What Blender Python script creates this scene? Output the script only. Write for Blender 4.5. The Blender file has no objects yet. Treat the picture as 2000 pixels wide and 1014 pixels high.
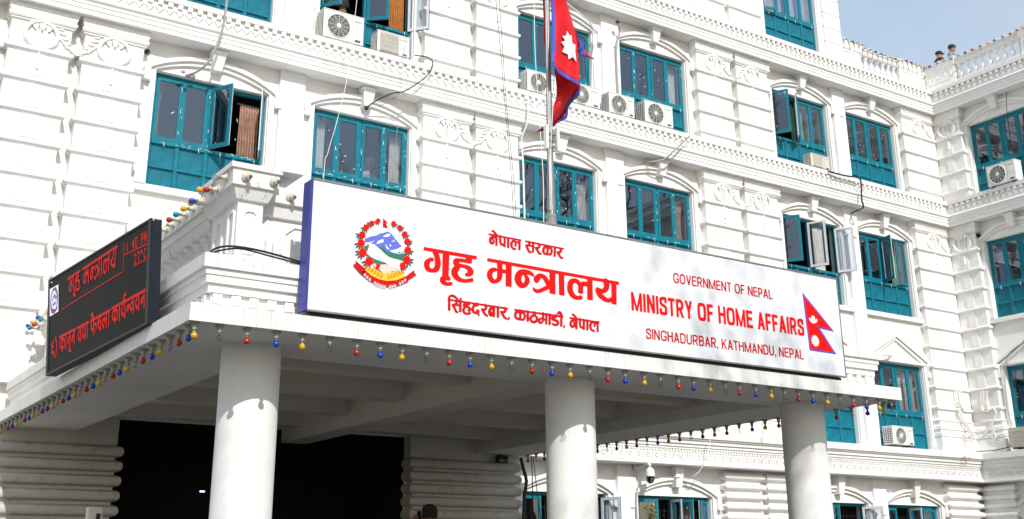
import bpy, math, random
import numpy as np
from mathutils import Matrix, Vector
random.seed(7); rng = np.random.default_rng(7)
S = bpy.context.scene
COL = S.collection
R = math.radians
# ------------------------------------------------------------------ camera
FPX, YAW, PITCH, ROLL = 2204.2, 0.592682, 0.324192, -0.007471
CAM = np.array([0.0, -19.6956, 1.6]); PY = 372.16
def _rot():
    cy, sy, cp, sp = math.cos(YAW), math.sin(YAW), math.cos(PITCH), math.sin(PITCH)
    f = np.array([sy*cp, cy*cp, sp]); r = np.array([cy, -sy, 0.0]); u = np.cross(r, f)
    c, s = math.cos(ROLL), math.sin(ROLL)
    return np.array([c*r+s*u, -s*r+c*u, f])
RC = _rot()
cd = bpy.data.cameras.new('camera'); cam = bpy.data.objects.new('camera', cd); COL.objects.link(cam)
cam.matrix_world = Matrix(((RC[0][0], RC[1][0], -RC[2][0], CAM[0]), (RC[0][1], RC[1][1], -RC[2][1], CAM[1]),
                           (RC[0][2], RC[1][2], -RC[2][2], CAM[2]), (0, 0, 0, 1)))
cd.sensor_width = 36; cd.lens = FPX*36/2000; cd.shift_y = (PY-507)/2000; cd.clip_end = 3000; cd.clip_start = 0.05
S.camera = cam
def ray(u, v): return RC.T @ np.array([(u-1000)/FPX, -(v-PY)/FPX, 1.0])
def ony(u, v, y): d = ray(u, v); return CAM + d*(y-CAM[1])/d[1]
def onx(u, v, x): d = ray(u, v); return CAM + d*(x-CAM[0])/d[0]
def onz(u, v, z): d = ray(u, v); return CAM + d*(z-CAM[2])/d[2]
# ------------------------------------------------------------------ sky, sun, exposure
LD = Vector((0.22, 1.0, -0.78)).normalized()          # direction the light travels
W = bpy.data.worlds.new('World'); S.world = W; W.use_nodes = True
nt = W.node_tree; bg = nt.nodes['Background']
sky = nt.nodes.new('ShaderNodeTexSky'); sky.sky_type = 'NISHITA'; sky.sun_disc = False
sky.sun_elevation = math.asin(-LD.z); sky.sun_rotation = math.atan2(-LD.x, -LD.y)
sky.altitude = 1300; sky.air_density = 2.0; sky.dust_density = 3.0; sky.ozone_density = 1.5
# thin high cloud, the same all over the dome
wtc = nt.nodes.new('ShaderNodeTexCoord'); wn = nt.nodes.new('ShaderNodeTexNoise'); wn.inputs['Scale'].default_value = 2.6; wn.inputs['Detail'].default_value = 9; wn.inputs['Roughness'].default_value = 0.6
nt.links.new(wtc.outputs['Generated'], wn.inputs['Vector'])
wr = nt.nodes.new('ShaderNodeValToRGB'); wr.color_ramp.elements[0].position = 0.38; wr.color_ramp.elements[1].position = 0.72
wr.color_ramp.elements[0].color = (0.25, 0.25, 0.25, 1); wr.color_ramp.elements[1].color = (0.62, 0.62, 0.62, 1); nt.links.new(wn.outputs['Fac'], wr.inputs[0])
wm = nt.nodes.new('ShaderNodeMix'); wm.data_type = 'RGBA'; wm.inputs[7].default_value = (4.5, 4.6, 5.1, 1)
nt.links.new(wr.outputs[0], wm.inputs[0]); nt.links.new(sky.outputs[0], wm.inputs[6]); nt.links.new(wm.outputs[2], bg.inputs[0])
bg.inputs[1].default_value = 0.15
sl = bpy.data.lights.new('sun', 'SUN'); sl.energy = 3.2; sl.angle = R(0.53); sl.color = (1.0, 0.97, 0.925)
so = bpy.data.objects.new('sun', sl); COL.objects.link(so); so.rotation_euler = LD.to_track_quat('-Z', 'Y').to_euler()
so.location = (-10, -60, 50)
S.view_settings.view_transform = 'Standard'; S.view_settings.look = 'None'
S.view_settings.exposure = 0.27; S.view_settings.gamma = 1.0; S.view_settings.use_curve_mapping = False
S.render.engine = 'CYCLES'
S.cycles.max_bounces = 8; S.cycles.transparent_max_bounces = 12
# ------------------------------------------------------------------ materials
def mat(name, col, rough=0.6, metal=0.0, noise=0.0, nscale=3.0, bump=0.0, bscale=30.0, emit=None, estr=0.0, spec=0.5):
    m = bpy.data.materials.new(name); m.use_nodes = True
    n = m.node_tree.nodes; l = m.node_tree.links; b = n['Principled BSDF']
    b.inputs['Base Color'].default_value = (*col, 1); b.inputs['Roughness'].default_value = rough
    b.inputs['Metallic'].default_value = metal; b.inputs['Specular IOR Level'].default_value = spec
    tc = n.new('ShaderNodeTexCoord')
    if noise:
        t = n.new('ShaderNodeTexNoise'); t.inputs['Scale'].default_value = nscale; t.inputs['Detail'].default_value = 6; t.inputs['Roughness'].default_value = 0.65
        l.new(tc.outputs['Object'], t.inputs['Vector'])
        r = n.new('ShaderNodeValToRGB'); r.color_ramp.elements[0].position = 0.3; r.color_ramp.elements[1].position = 0.7
        r.color_ramp.elements[0].color = (*[c*(1-noise) for c in col], 1); r.color_ramp.elements[1].color = (*[min(1, c*(1+noise*0.3)) for c in col], 1)
        l.new(t.outputs['Fac'], r.inputs[0]); l.new(r.outputs[0], b.inputs['Base Color'])
    if bump:
        t2 = n.new('ShaderNodeTexNoise'); t2.inputs['Scale'].default_value = bscale; t2.inputs['Detail'].default_value = 5
        l.new(tc.outputs['Object'], t2.inputs['Vector'])
        bp = n.new('ShaderNodeBump'); bp.inputs['Strength'].default_value = bump; bp.inputs['Distance'].default_value = 0.02
        l.new(t2.outputs['Fac'], bp.inputs['Height']); l.new(bp.outputs[0], b.inputs['Normal'])
    if emit:
        b.inputs['Emission Color'].default_value = (*emit, 1); b.inputs['Emission Strength'].default_value = estr
    return m
def plaster(name, col, stain=0.35, scol=(0.16, 0.15, 0.13), thr=0.62, streak=True, sc=(9, 9, 0.9)):
    """painted plaster: soft mottling, vertical rain streaks with ragged edges, fine trowel relief"""
    m = mat(name, col, 0.75, spec=0.25)
    n = m.node_tree.nodes; l = m.node_tree.links; b = n['Principled BSDF']
    tc = n.new('ShaderNodeTexCoord'); geo = n.new('ShaderNodeNewGeometry')
    a = n.new('ShaderNodeTexNoise'); a.inputs['Scale'].default_value = 0.9; a.inputs['Detail'].default_value = 8; a.inputs['Roughness'].default_value = 0.6
    l.new(geo.outputs['Position'], a.inputs['Vector'])
    r1 = n.new('ShaderNodeValToRGB'); r1.color_ramp.elements[0].position = 0.32; r1.color_ramp.elements[1].position = 0.62
    r1.color_ramp.elements[0].color = (col[0]*0.9, col[1]*0.892, col[2]*0.875, 1); r1.color_ramp.elements[1].color = (*col, 1)
    l.new(a.outputs['Fac'], r1.inputs[0])
    mp = n.new('ShaderNodeMapping'); mp.inputs['Scale'].default_value = sc if streak else (5, 5, 5)
    l.new(geo.outputs['Position'], mp.inputs['Vector'])
    s = n.new('ShaderNodeTexNoise'); s.inputs['Scale'].default_value = 1.3; s.inputs['Detail'].default_value = 7; s.inputs['Roughness'].default_value = 0.7
    l.new(mp.outputs[0], s.inputs['Vector'])
    r2 = n.new('ShaderNodeValToRGB'); r2.color_ramp.elements[0].position = thr; r2.color_ramp.elements[1].position = thr+0.16
    r2.color_ramp.elements[0].color = (0, 0, 0, 1); r2.color_ramp.elements[1].color = (stain, stain, stain, 1)
    l.new(s.outputs['Fac'], r2.inputs[0])
    mx = n.new('ShaderNodeMix'); mx.data_type = 'RGBA'
    l.new(r2.outputs[0], mx.inputs[0]); l.new(r1.outputs[0], mx.inputs[6]); mx.inputs[7].default_value = (*scol, 1)
    l.new(mx.outputs[2], b.inputs['Base Color'])
    t2 = n.new('ShaderNodeTexNoise'); t2.inputs['Scale'].default_value = 26; t2.inputs['Detail'].default_value = 5
    l.new(geo.outputs['Position'], t2.inputs['Vector'])
    bp = n.new('ShaderNodeBump'); bp.inputs['Strength'].default_value = 0.22; bp.inputs['Distance'].default_value = 0.012
    l.new(t2.outputs['Fac'], bp.inputs['Height']); l.new(bp.outputs[0], b.inputs['Normal'])
    return m
def glass_mat(name, tint, ior=1.9, specks=0.0):
    m = bpy.data.materials.new(name); m.use_nodes = True
    n = m.node_tree.nodes; l = m.node_tree.links; n.remove(n['Principled BSDF']); out = n['Material Output']
    tr = n.new('ShaderNodeBsdfTransparent'); tr.inputs[0].default_value = (*tint, 1)
    gl = n.new('ShaderNodeBsdfGlossy'); gl.inputs['Roughness'].default_value = 0.015; gl.inputs['Color'].default_value = (0.78, 0.88, 1, 1)
    fr = n.new('ShaderNodeFresnel'); g0 = n.new('ShaderNodeNewGeometry')          # same reflectance from both sides of the thin sheet
    io = n.new('ShaderNodeMath'); io.operation = 'MULTIPLY_ADD'; io.inputs[1].default_value = 1/ior-ior; io.inputs[2].default_value = ior
    l.new(g0.outputs['Backfacing'], io.inputs[0]); l.new(io.outputs[0], fr.inputs[0])
    tc = n.new('ShaderNodeTexCoord')
    nz = n.new('ShaderNodeTexNoise'); nz.inputs['Scale'].default_value = 1.4; l.new(tc.outputs['Object'], nz.inputs['Vector'])
    bp = n.new('ShaderNodeBump'); bp.inputs['Strength'].default_value = 0.03; bp.inputs['Distance'].default_value = 0.05
    l.new(nz.outputs['Fac'], bp.inputs['Height']); l.new(bp.outputs[0], gl.inputs['Normal'])
    mx = n.new('ShaderNodeMixShader'); l.new(fr.outputs[0], mx.inputs[0]); l.new(tr.outputs[0], mx.inputs[1]); l.new(gl.outputs[0], mx.inputs[2])
    last = mx
    if specks:
        df = n.new('ShaderNodeBsdfDiffuse'); df.inputs[0].default_value = (0.75, 0.74, 0.7, 1)
        geo = n.new('ShaderNodeNewGeometry')
        v = n.new('ShaderNodeTexVoronoi'); v.inputs['Scale'].default_value = 9; l.new(geo.outputs['Position'], v.inputs['Vector'])
        nn = n.new('ShaderNodeTexNoise'); nn.inputs['Scale'].default_value = 2.2; l.new(geo.outputs['Position'], nn.inputs['Vector'])
        r = n.new('ShaderNodeValToRGB'); r.color_ramp.elements[0].position = 0.10; r.color_ramp.elements[0].color = (1, 1, 1, 1)
        r.color_ramp.elements[1].position = 0.13; r.color_ramp.elements[1].color = (0, 0, 0, 1)
        l.new(v.outputs['Distance'], r.inputs[0])
        r2 = n.new('ShaderNodeValToRGB'); r2.color_ramp.elements[0].position = 0.55; r2.color_ramp.elements[1].position = 0.6
        l.new(nn.outputs['Fac'], r2.inputs[0])
        mu = n.new('ShaderNodeMath'); mu.operation = 'MULTIPLY'; l.new(r.outputs[0], mu.inputs[0]); l.new(r2.outputs[0], mu.inputs[1])
        m2 = n.new('ShaderNodeMixShader'); l.new(mu.outputs[0], m2.inputs[0]); l.new(mx.outputs[0], m2.inputs[1]); l.new(df.outputs[0], m2.inputs[2]); last = m2
    l.new(last.outputs[0], out.inputs[0])
    return m
M = dict(
 wall=plaster('white_plaster', (0.825, 0.815, 0.795), 0.10, (0.45, 0.42, 0.36), 0.6),
 trim=plaster('white_trim_plaster', (0.825, 0.815, 0.795), 0.14, (0.42, 0.39, 0.33), 0.6),
 plate=plaster('weathered_cornice_top', (0.77, 0.765, 0.75), 0.8, (0.10, 0.095, 0.085), 0.575, True, (13, 13, 2.2)),
 slab=plaster('canopy_slab_paint', (0.77, 0.765, 0.75), 0.55, (0.22, 0.20, 0.18), 0.53, True, (34, 34, 1.6)),
 col=plaster('column_plaster', (0.79, 0.79, 0.78), 0.22, (0.4, 0.38, 0.33), 0.58, False),
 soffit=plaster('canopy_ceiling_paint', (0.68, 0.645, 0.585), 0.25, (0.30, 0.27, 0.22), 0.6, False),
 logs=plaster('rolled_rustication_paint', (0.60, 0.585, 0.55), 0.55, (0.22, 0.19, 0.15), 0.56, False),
 teal=mat('teal_window_paint', (0.002, 0.175, 0.24), 0.5, spec=0.25, noise=0.3, nscale=7, bump=0.12, bscale=50),
 teal2=mat('teal_panel_paint', (0.002, 0.155, 0.22), 0.55, spec=0.25, noise=0.35, nscale=5, bump=0.1, bscale=40),
 sashw=mat('white_inner_sash_paint', (0.66, 0.64, 0.68), 0.5, noise=0.15, nscale=8),
 chip=mat('flaked_white_paint', (0.78, 0.78, 0.76), 0.8),
 glass=glass_mat('window_glass', (0.88, 0.90, 0.92), 1.9, 1.0),
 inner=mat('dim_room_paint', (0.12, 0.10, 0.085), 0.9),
 wood=mat('varnished_wood', (0.16, 0.06, 0.022), 0.5, noise=0.4, nscale=9),
 acw=mat('ac_casing', (0.74, 0.735, 0.70), 0.45, noise=0.10, nscale=4),
 acc=mat('ac_casing_aged', (0.66, 0.63, 0.55), 0.5, noise=0.15, nscale=4),
 acd=mat('ac_dark_grille', (0.055, 0.055, 0.06), 0.6),
 acg=mat('ac_grey_coil', (0.11, 0.105, 0.10), 0.55, metal=0.3, noise=0.4, nscale=40),
 metal=mat('galvanised_steel', (0.27, 0.265, 0.255), 0.5, metal=0.5, noise=0.25, nscale=12),
 black=mat('black_cable', (0.012, 0.012, 0.014), 0.5),
 grey=mat('grey_cable', (0.32, 0.31, 0.30), 0.6),
 pvc=mat('white_conduit', (0.74, 0.73, 0.70), 0.5),
 rust=mat('rusty_hook', (0.06, 0.035, 0.022), 0.9),
 signw=mat('sign_face_white', (0.72, 0.735, 0.765), 0.35, noise=0.05, nscale=0.9, spec=0.4),
 signb=mat('sign_side_blue', (0.02, 0.035, 0.30), 0.45, noise=0.25, nscale=8),
 red=mat('sign_red', (0.80, 0.004, 0.002), 0.6, spec=0.15), dred=mat('sign_dark_red', (0.56, 0.004, 0.005), 0.6, spec=0.15),
 eblue=mat('emblem_blue', (0.10, 0.14, 0.60), 0.45), egreen=mat('emblem_green', (0.006, 0.17, 0.09), 0.45),
 eleaf=mat('emblem_leaf', (0.006, 0.07, 0.035), 0.45), eyel=mat('emblem_yellow', (0.85, 0.52, 0.01), 0.45),
 eora=mat('emblem_orange', (0.70, 0.13, 0.01), 0.45), eskin=mat('emblem_skin', (0.75, 0.56, 0.48), 0.45),
 ewhite=mat('emblem_white', (0.82, 0.82, 0.83), 0.4), fblue=mat('flag_blue_print', (0.09, 0.05, 0.50), 0.45),
 cblue=mat('flag_border_cloth', (0.07, 0.075, 0.46), 0.8, bump=0.3, bscale=60),
 cred=mat('flag_red_cloth', (0.66, 0.006, 0.012), 0.7, noise=0.2, nscale=4, bump=0.25, bscale=9, spec=0.3),
 cwhite=mat('flag_white_cloth', (0.80, 0.80, 0.80), 0.8),
 ledc=mat('led_casing', (0.008, 0.010, 0.018), 0.5, spec=0.15, noise=0.3, nscale=6),
 ledr=mat('led_red_pixels', (0.06, 0.002, 0.002), 0.6, emit=(1.0, 0.02, 0.018), estr=0.42, spec=0.05),
 ledw=mat('led_emblem_white', (0.3, 0.3, 0.35), 0.5, emit=(0.75, 0.78, 1.0), estr=0.55),
 ledd=mat('led_emblem_dark', (0.03, 0.02, 0.06), 0.5, emit=(0.06, 0.04, 0.10), estr=0.5),
 holder=mat('bakelite_holder', (0.60, 0.56, 0.46), 0.4, noise=0.2, nscale=20),
 holderg=mat('grey_bulb_holder', (0.33, 0.32, 0.29), 0.5, noise=0.3, nscale=20),
 bred=mat('bulb_red', (0.38, 0.022, 0.012), 0.18), bblue=mat('bulb_blue', (0.012, 0.05, 0.38), 0.18),
 byel=mat('bulb_yellow', (0.60, 0.34, 0.008), 0.18), bteal=mat('bulb_teal', (0.0, 0.22, 0.32), 0.18),
 bclear=glass_mat('bulb_clear', (0.80, 0.79, 0.76), 1.7), brass=mat('bulb_brass_cap', (0.25, 0.22, 0.17), 0.4, metal=0.8),
 cur_copper=mat('copper_curtain', (0.50, 0.30, 0.22), 0.38, noise=0.45, nscale=10), cur_white=mat('white_curtain', (0.66, 0.63, 0.58), 0.9, noise=0.2, nscale=5),
 cur_orange=mat('orange_curtain', (0.50, 0.19, 0.04), 0.7, noise=0.4, nscale=10), cur_green=mat('green_curtain', (0.30, 0.44, 0.24), 0.8, noise=0.4, nscale=7),
 cur_peach=mat('peach_curtain', (0.58, 0.40, 0.28), 0.8, noise=0.3, nscale=8), cur_blue=mat('pale_blue_curtain', (0.50, 0.56, 0.70), 0.8, noise=0.3, nscale=6),
 grille=mat('iron_grille', (0.11, 0.055, 0.035), 0.6), skin=mat('skin', (0.38, 0.19, 0.12), 0.55),
 paving=mat('forecourt_paving', (0.10, 0.094, 0.084), 0.9, noise=0.25, nscale=0.4), asphalt=mat('forecourt_asphalt', (0.055, 0.055, 0.056), 0.9, noise=0.3, nscale=1.0, bump=0.3, bscale=60),
 bark=mat('tree_bark', (0.10, 0.07, 0.05), 0.9, noise=0.4, nscale=6, bump=0.5, bscale=12), leaf=mat('leaf_green', (0.06, 0.10, 0.025), 0.6, noise=0.5, nscale=2),
 dark=mat('hall_shade_black', (0.006, 0.005, 0.005), 0.9), lamp=mat('lit_tube_lamp', (0.8, 0.8, 0.9), 0.5, emit=(0.7, 0.72, 1.0), estr=2.5),  # hall colour is near-black in place of deep shade
 plastic=mat('clear_water_bottle', (0.55, 0.60, 0.66), 0.15, spec=0.8), pot=mat('clay_pot', (0.25, 0.09, 0.045), 0.8), white=mat('camera_white_plastic', (0.74, 0.73, 0.70), 0.35),
 lens=mat('camera_dark_dome', (0.008, 0.008, 0.01), 0.12),
)
# led face: dark modules with a fine pixel grid
M['ledf'] = mat('led_face', (0.017, 0.019, 0.023), 0.7, spec=0.14)
def _led():
    m = M['ledf']; n = m.node_tree.nodes; l = m.node_tree.links; b = n['Principled BSDF']
    tc = n.new('ShaderNodeTexCoord'); br = n.new('ShaderNodeTexBrick'); br.offset = 0; br.inputs['Scale'].default_value = 1.0
    br.inputs['Brick Width'].default_value = 0.32; br.inputs['Row Height'].default_value = 0.16; br.inputs['Mortar Size'].default_value = 0.004
    br.inputs['Color1'].default_value = (0.006, 0.0065, 0.008, 1); br.inputs['Color2'].default_value = (0.0045, 0.005, 0.0065, 1); br.inputs['Mortar'].default_value = (0.006, 0.006, 0.007, 1)
    mp = n.new('ShaderNodeMapping'); mp.inputs['Rotation'].default_value = (0, 0, 0)
    cx = n.new('ShaderNodeSeparateXYZ'); cc = n.new('ShaderNodeCombineXYZ')
    l.new(tc.outputs['Object'], cx.inputs[0]); l.new(cx.outputs[1], cc.inputs[0]); l.new(cx.outputs[2], cc.inputs[1]); l.new(cc.outputs[0], br.inputs['Vector'])
    l.new(br.outputs[0], b.inputs['Base Color'])
_led()
# ------------------------------------------------------------------ mesh helpers
class MB:
    def __init__(s): s.v = []; s.f = []; s.m = []; s.mi = 0
    def add(s, vs, fs):
        o = len(s.v); s.v += [tuple(map(float, p)) for p in vs]
        for f in fs: s.f.append(tuple(i+o for i in f)); s.m.append(s.mi)
        return s
    def box(s, x0, x1, y0, y1, z0, z1):
        return s.add([(x0,y0,z0),(x1,y0,z0),(x1,y1,z0),(x0,y1,z0),(x0,y0,z1),(x1,y0,z1),(x1,y1,z1),(x0,y1,z1)],
                     [(0,3,2,1),(4,5,6,7),(0,1,5,4),(1,2,6,5),(2,3,7,6),(3,0,4,7)])
    def xz(s, poly, y0, y1):
        """polygon in x,z (any order) extruded from y0 (front) to y1 (back)"""
        a = sum(poly[i][0]*poly[(i+1)%len(poly)][1]-poly[(i+1)%len(poly)][0]*poly[i][1] for i in range(len(poly)))
        if a < 0: poly = poly[::-1]
        n = len(poly)
        return s.add([(p[0], y0, p[1]) for p in poly]+[(p[0], y1, p[1]) for p in poly],
                     [tuple(range(n)), tuple(range(2*n-1, n-1, -1))]+[((i+1)%n, i, i+n, (i+1)%n+n) for i in range(n)])
    def prof(s, pr, x0, x1):
        """profile of (outward, z) swept along x"""
        n = len(pr)
        return s.add([(x0, -d, z) for d, z in pr]+[(x1, -d, z) for d, z in pr],
                     [(i, (i+1)%n, (i+1)%n+n, i+n) for i in range(n)]+[tuple(range(n-1, -1, -1)), tuple(range(n, 2*n))])
    def rloft(s, x0, x1, yf, yb, lev):
        """stack of rectangles growing by `out` at height z"""
        vs = []; fs = []
        for z, o in lev: vs += [(x0-o, yf-o, z), (x1+o, yf-o, z), (x1+o, yb, z), (x0-o, yb, z)]
        k = len(lev)
        for i in range(k-1):
            for j in range(4): fs.append((i*4+j, i*4+(j+1)%4, i*4+4+(j+1)%4, i*4+4+j))
        fs += [(3, 2, 1, 0), tuple(range(4*k-4, 4*k))]
        return s.add(vs, fs)
    def tube(s, pts, r, n=8, cap=True):
        pts = [Vector(p) for p in pts]; k = len(pts)
        rr = r if isinstance(r, (list, tuple)) else [r]*k
        vs = []; fs = []; prev = None
        for i, p in enumerate(pts):
            d = (pts[min(i+1, k-1)]-pts[max(i-1, 0)])
            d = d.normalized() if d.length > 1e-9 else Vector((0, 0, 1))
            if prev is None:
                a = d.orthogonal().normalized()
            else:
                a = prev-d*prev.dot(d); a = a.normalized() if a.length > 1e-6 else d.orthogonal().normalized()
            prev = a; b = d.cross(a)
            for j in range(n):
                t = 2*math.pi*j/n; vs.append(p+(a*math.cos(t)+b*math.sin(t))*rr[i])
        for i in range(k-1):
            for j in range(n): fs.append((i*n+j, i*n+(j+1)%n, (i+1)*n+(j+1)%n, (i+1)*n+j))
        if cap: fs += [tuple(range(n-1, -1, -1)), tuple(range((k-1)*n, k*n))]
        return s.add(vs, fs)
    def lathe(s, prof, c=(0, 0, 0), n=16, axis='z', mtx=None):
        vs = []; fs = []; k = len(prof)
        for r, z in prof:
            for j in range(n):
                t = 2*math.pi*j/n; p = Vector((r*math.cos(t), r*math.sin(t), z))
                if mtx: p = mtx @ p
                vs.append(p+Vector(c))
        for i in range(k-1):
            for j in range(n): fs.append((i*n+j, i*n+(j+1)%n, (i+1)*n+(j+1)%n, (i+1)*n+j))
        fs += [tuple(range(n-1, -1, -1)), tuple(range((k-1)*n, k*n))]
        return s.add(vs, fs)
    def ball(s, c, rx, ry, rz, n=12, k=8):
        pr = [(math.sin(math.pi*(i+.5)/k), -math.cos(math.pi*(i+.5)/k)) for i in range(k)]
        vs = []; fs = []
        for r, z in pr:
            for j in range(n): vs.append((c[0]+rx*r*math.cos(2*math.pi*j/n), c[1]+ry*r*math.sin(2*math.pi*j/n), c[2]+rz*z))
        for i in range(k-1):
            for j in range(n): fs.append((i*n+j, i*n+(j+1)%n, (i+1)*n+(j+1)%n, (i+1)*n+j))
        fs += [tuple(range(n-1, -1, -1)), tuple(range((k-1)*n, k*n))]
        return s.add(vs, fs)
    def mesh(s, name, mats, smooth=False):
        me = bpy.data.meshes.new(name); me.from_pydata(s.v, [], s.f)
        if not isinstance(mats, (list, tuple)): mats = [mats]
        for m in mats: me.materials.append(M[m] if isinstance(m, str) else m)
        me.polygons.foreach_set('material_index', s.m)
        if smooth:
            me.polygons.foreach_set('use_smooth', [True]*len(me.polygons))
            try: me.set_sharp_from_angle(angle=R(40))
            except Exception: pass
        me.update(); return me
    def obj(s, name, mats, parent=None, smooth=False, **k):
        return link(name, s.mesh(name, mats, smooth), parent, **k)
def link(name, data, parent=None, loc=None, rot=None, label=None, cat=None, group=None, kind=None):
    o = bpy.data.objects.new(name, data); COL.objects.link(o)
    if parent is not None: o.parent = parent
    if loc is not None: o.location = loc
    if rot is not None: o.rotation_euler = rot
    return tag(o, label, cat, group, kind)
def tag(o, label=None, cat=None, group=None, kind=None):
    for k, v in (('label', label), ('category', cat), ('group', group), ('kind', kind)):
        if v: o[k] = v
    return o
def thing(name, label, cat, loc=(0, 0, 0), rot=None, group=None): return link(name, None, None, loc, rot, label, cat, group)
def bevel(o, w=0.01, seg=2):
    b = o.modifiers.new('bevel', 'BEVEL'); b.width = w; b.segments = seg; b.limit_method = 'ANGLE'; return o
def arc(xc, z0, half, rise, n=20):
    """points of a segmental arch from left to right, springing at z0"""
    r = (half*half+rise*rise)/(2*rise); a = math.asin(half/r)
    return [(xc+r*math.sin(-a+2*a*i/n), z0+rise-r+r*math.cos(-a+2*a*i/n)) for i in range(n+1)]
ORD = ['first', 'second', 'third', 'fourth', 'fifth', 'sixth', 'seventh', 'eighth', 'ninth', 'tenth', 'eleventh', 'twelfth', 'thirteenth', 'fourteenth', 'fifteenth',
       'sixteenth', 'seventeenth', 'eighteenth', 'nineteenth', 'twentieth'] + ['twenty-'+w for w in ['first', 'second', 'third', 'fourth', 'fifth', 'sixth', 'seventh', 'eighth', 'ninth']] + \
      ['thirtieth'] + ['thirty-'+w for w in ['first', 'second', 'third', 'fourth', 'fifth', 'sixth', 'seventh', 'eighth', 'ninth']] + ['fortieth'] + ['forty-'+w for w in ['first', 'second', 'third', 'fourth']]
# ------------------------------------------------------------------ the setting: ground
g = MB(); g.add([(-400, -400, 0), (400, -400, 0), (400, 400, 0), (-400, 400, 0)], [(0, 1, 2, 3)])
g.obj('ground', 'asphalt', kind='structure')
g = MB(); g.box(-25, 40, -17, 1.5, -0.2, 0.12); g.obj('forecourt_pavement', 'paving', kind='structure')
# ------------------------------------------------------------------ the ministry building
XW = 28.93
WT = (XW, 0, -0.003); WR = (0, 0, -math.pi/2)          # the wing's facade frame: s along -y, outward -x
B = thing('ministry_building', 'white four-storey government building with teal windows and stacked cornices', 'building')
CX = [5.27, 8.47, 13.45, 16.50, 21.86, 24.80]; WW = [2.19, 2.19, 2.19, 2.18, 2.20, 2.20]
ZT = dict(G=3.13, L=6.88, M=10.51, U=14.11, T=17.95); WH = 2.27; ZR = -1.33; ZM = -1.82
wins = []                                               # (row, column, x0, w, wing)
for r in 'MU':
    wins.append((r, 0, 0.36, 2.0, False))
    for i in range(6): wins.append((r, i+1, CX[i], WW[i], False))
    wins.append((r, 7, 1.22, 2.0, True))
for i in (2, 3, 4, 5): wins.append(('L', i+1, CX[i], WW[i], False)); wins.append(('G', i+1, CX[i], WW[i], False))
wins.append(('L', 7, 1.27, 2.0, True)); wins.append(('G', 7, 1.3, 2.0, True)); wins.append(('T', 5, CX[4], WW[4], False))
def hgt(r): return 2.1 if r == 'G' else WH
def wall_mesh(x0, x1, z0, z1, holes, th=0.34, shift=0.0):
    xs = sorted({x0, x1, *[h[i] for h in holes for i in (0, 1)]}); zs = sorted({z0, z1, *[h[i] for h in holes for i in (2, 3)]})
    mb = MB()
    def hole(x, z): return any(h[0] < x < h[1] and h[2] < z < h[3] for h in holes)
    for i in range(len(xs)-1):
        for j in range(len(zs)-1):
            a, b, c, d = xs[i], xs[i+1], zs[j], zs[j+1]
            if not hole((a+b)/2, (c+d)/2): mb.add([(a, 0, c), (b, 0, c), (b, 0, d), (a, 0, d)], [(0, 1, 2, 3)])
    for a, b, c, d in holes:
        if b-a > 4: continue
        mb.add([(a, 0, c), (b, 0, c), (b, 0, d), (a, 0, d), (a, th, c), (b, th, c), (b, th, d), (a, th, d)],
               [(0, 4, 5, 1), (1, 5, 6, 2), (2, 6, 7, 3), (3, 7, 4, 0)])
    mb.add([(x0, th+.01, z0), (x1, th+.01, z0), (x1, th+.01, z1), (x0, th+.01, z1)], [])
    return mb
mh = [(x, x+w, ZT[r]-hgt(r), ZT[r]) for r, c, x, w, wg in wins if not wg and r != 'T']
ENT = (5.15, 10.70, 0.13, 4.05)
wall_mesh(-6, XW, 0, 15.42, mh+[ENT]).obj('facade_wall', 'wall', B)
wall_mesh(-6, 24.95, 15.42, 20.5, [(CX[4], CX[4]+WW[4], ZT['T']-WH, ZT['T'])]).obj('upper_floor_wall', 'wall', B)
MB().box(24.60, 24.949, 0.004, 9, 15.45, 20.5).obj('upper_floor_end_wall', 'wall', B)
wh = [(x, x+w, ZT[r]-hgt(r), ZT[r]) for r, c, x, w, wg in wins if wg]
wall_mesh(0, 14, 0, 15.42, wh).obj('wing_wall', 'wall', B, loc=WT, rot=WR)
# rooms behind the windows: floors, back walls, partitions (dim)
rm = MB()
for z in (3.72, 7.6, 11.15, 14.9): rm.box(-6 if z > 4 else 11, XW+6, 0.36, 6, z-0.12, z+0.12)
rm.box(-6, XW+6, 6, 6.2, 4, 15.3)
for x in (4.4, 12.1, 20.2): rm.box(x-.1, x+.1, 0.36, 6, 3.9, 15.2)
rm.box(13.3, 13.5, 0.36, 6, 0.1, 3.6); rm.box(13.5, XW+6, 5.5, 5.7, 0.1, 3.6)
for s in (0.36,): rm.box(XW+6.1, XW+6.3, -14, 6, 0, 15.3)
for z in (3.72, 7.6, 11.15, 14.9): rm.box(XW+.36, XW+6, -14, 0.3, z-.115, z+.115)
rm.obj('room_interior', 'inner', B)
MB().box(-6, 24.55, 0.38, 14, 15.30, 15.40).box(24.56, XW+14, 0.02, 14, 15.30, 15.405).box(XW+.02, XW+14, -14, 0.01, 15.30, 15.405).obj('roof_deck', 'plate', B)
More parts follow.
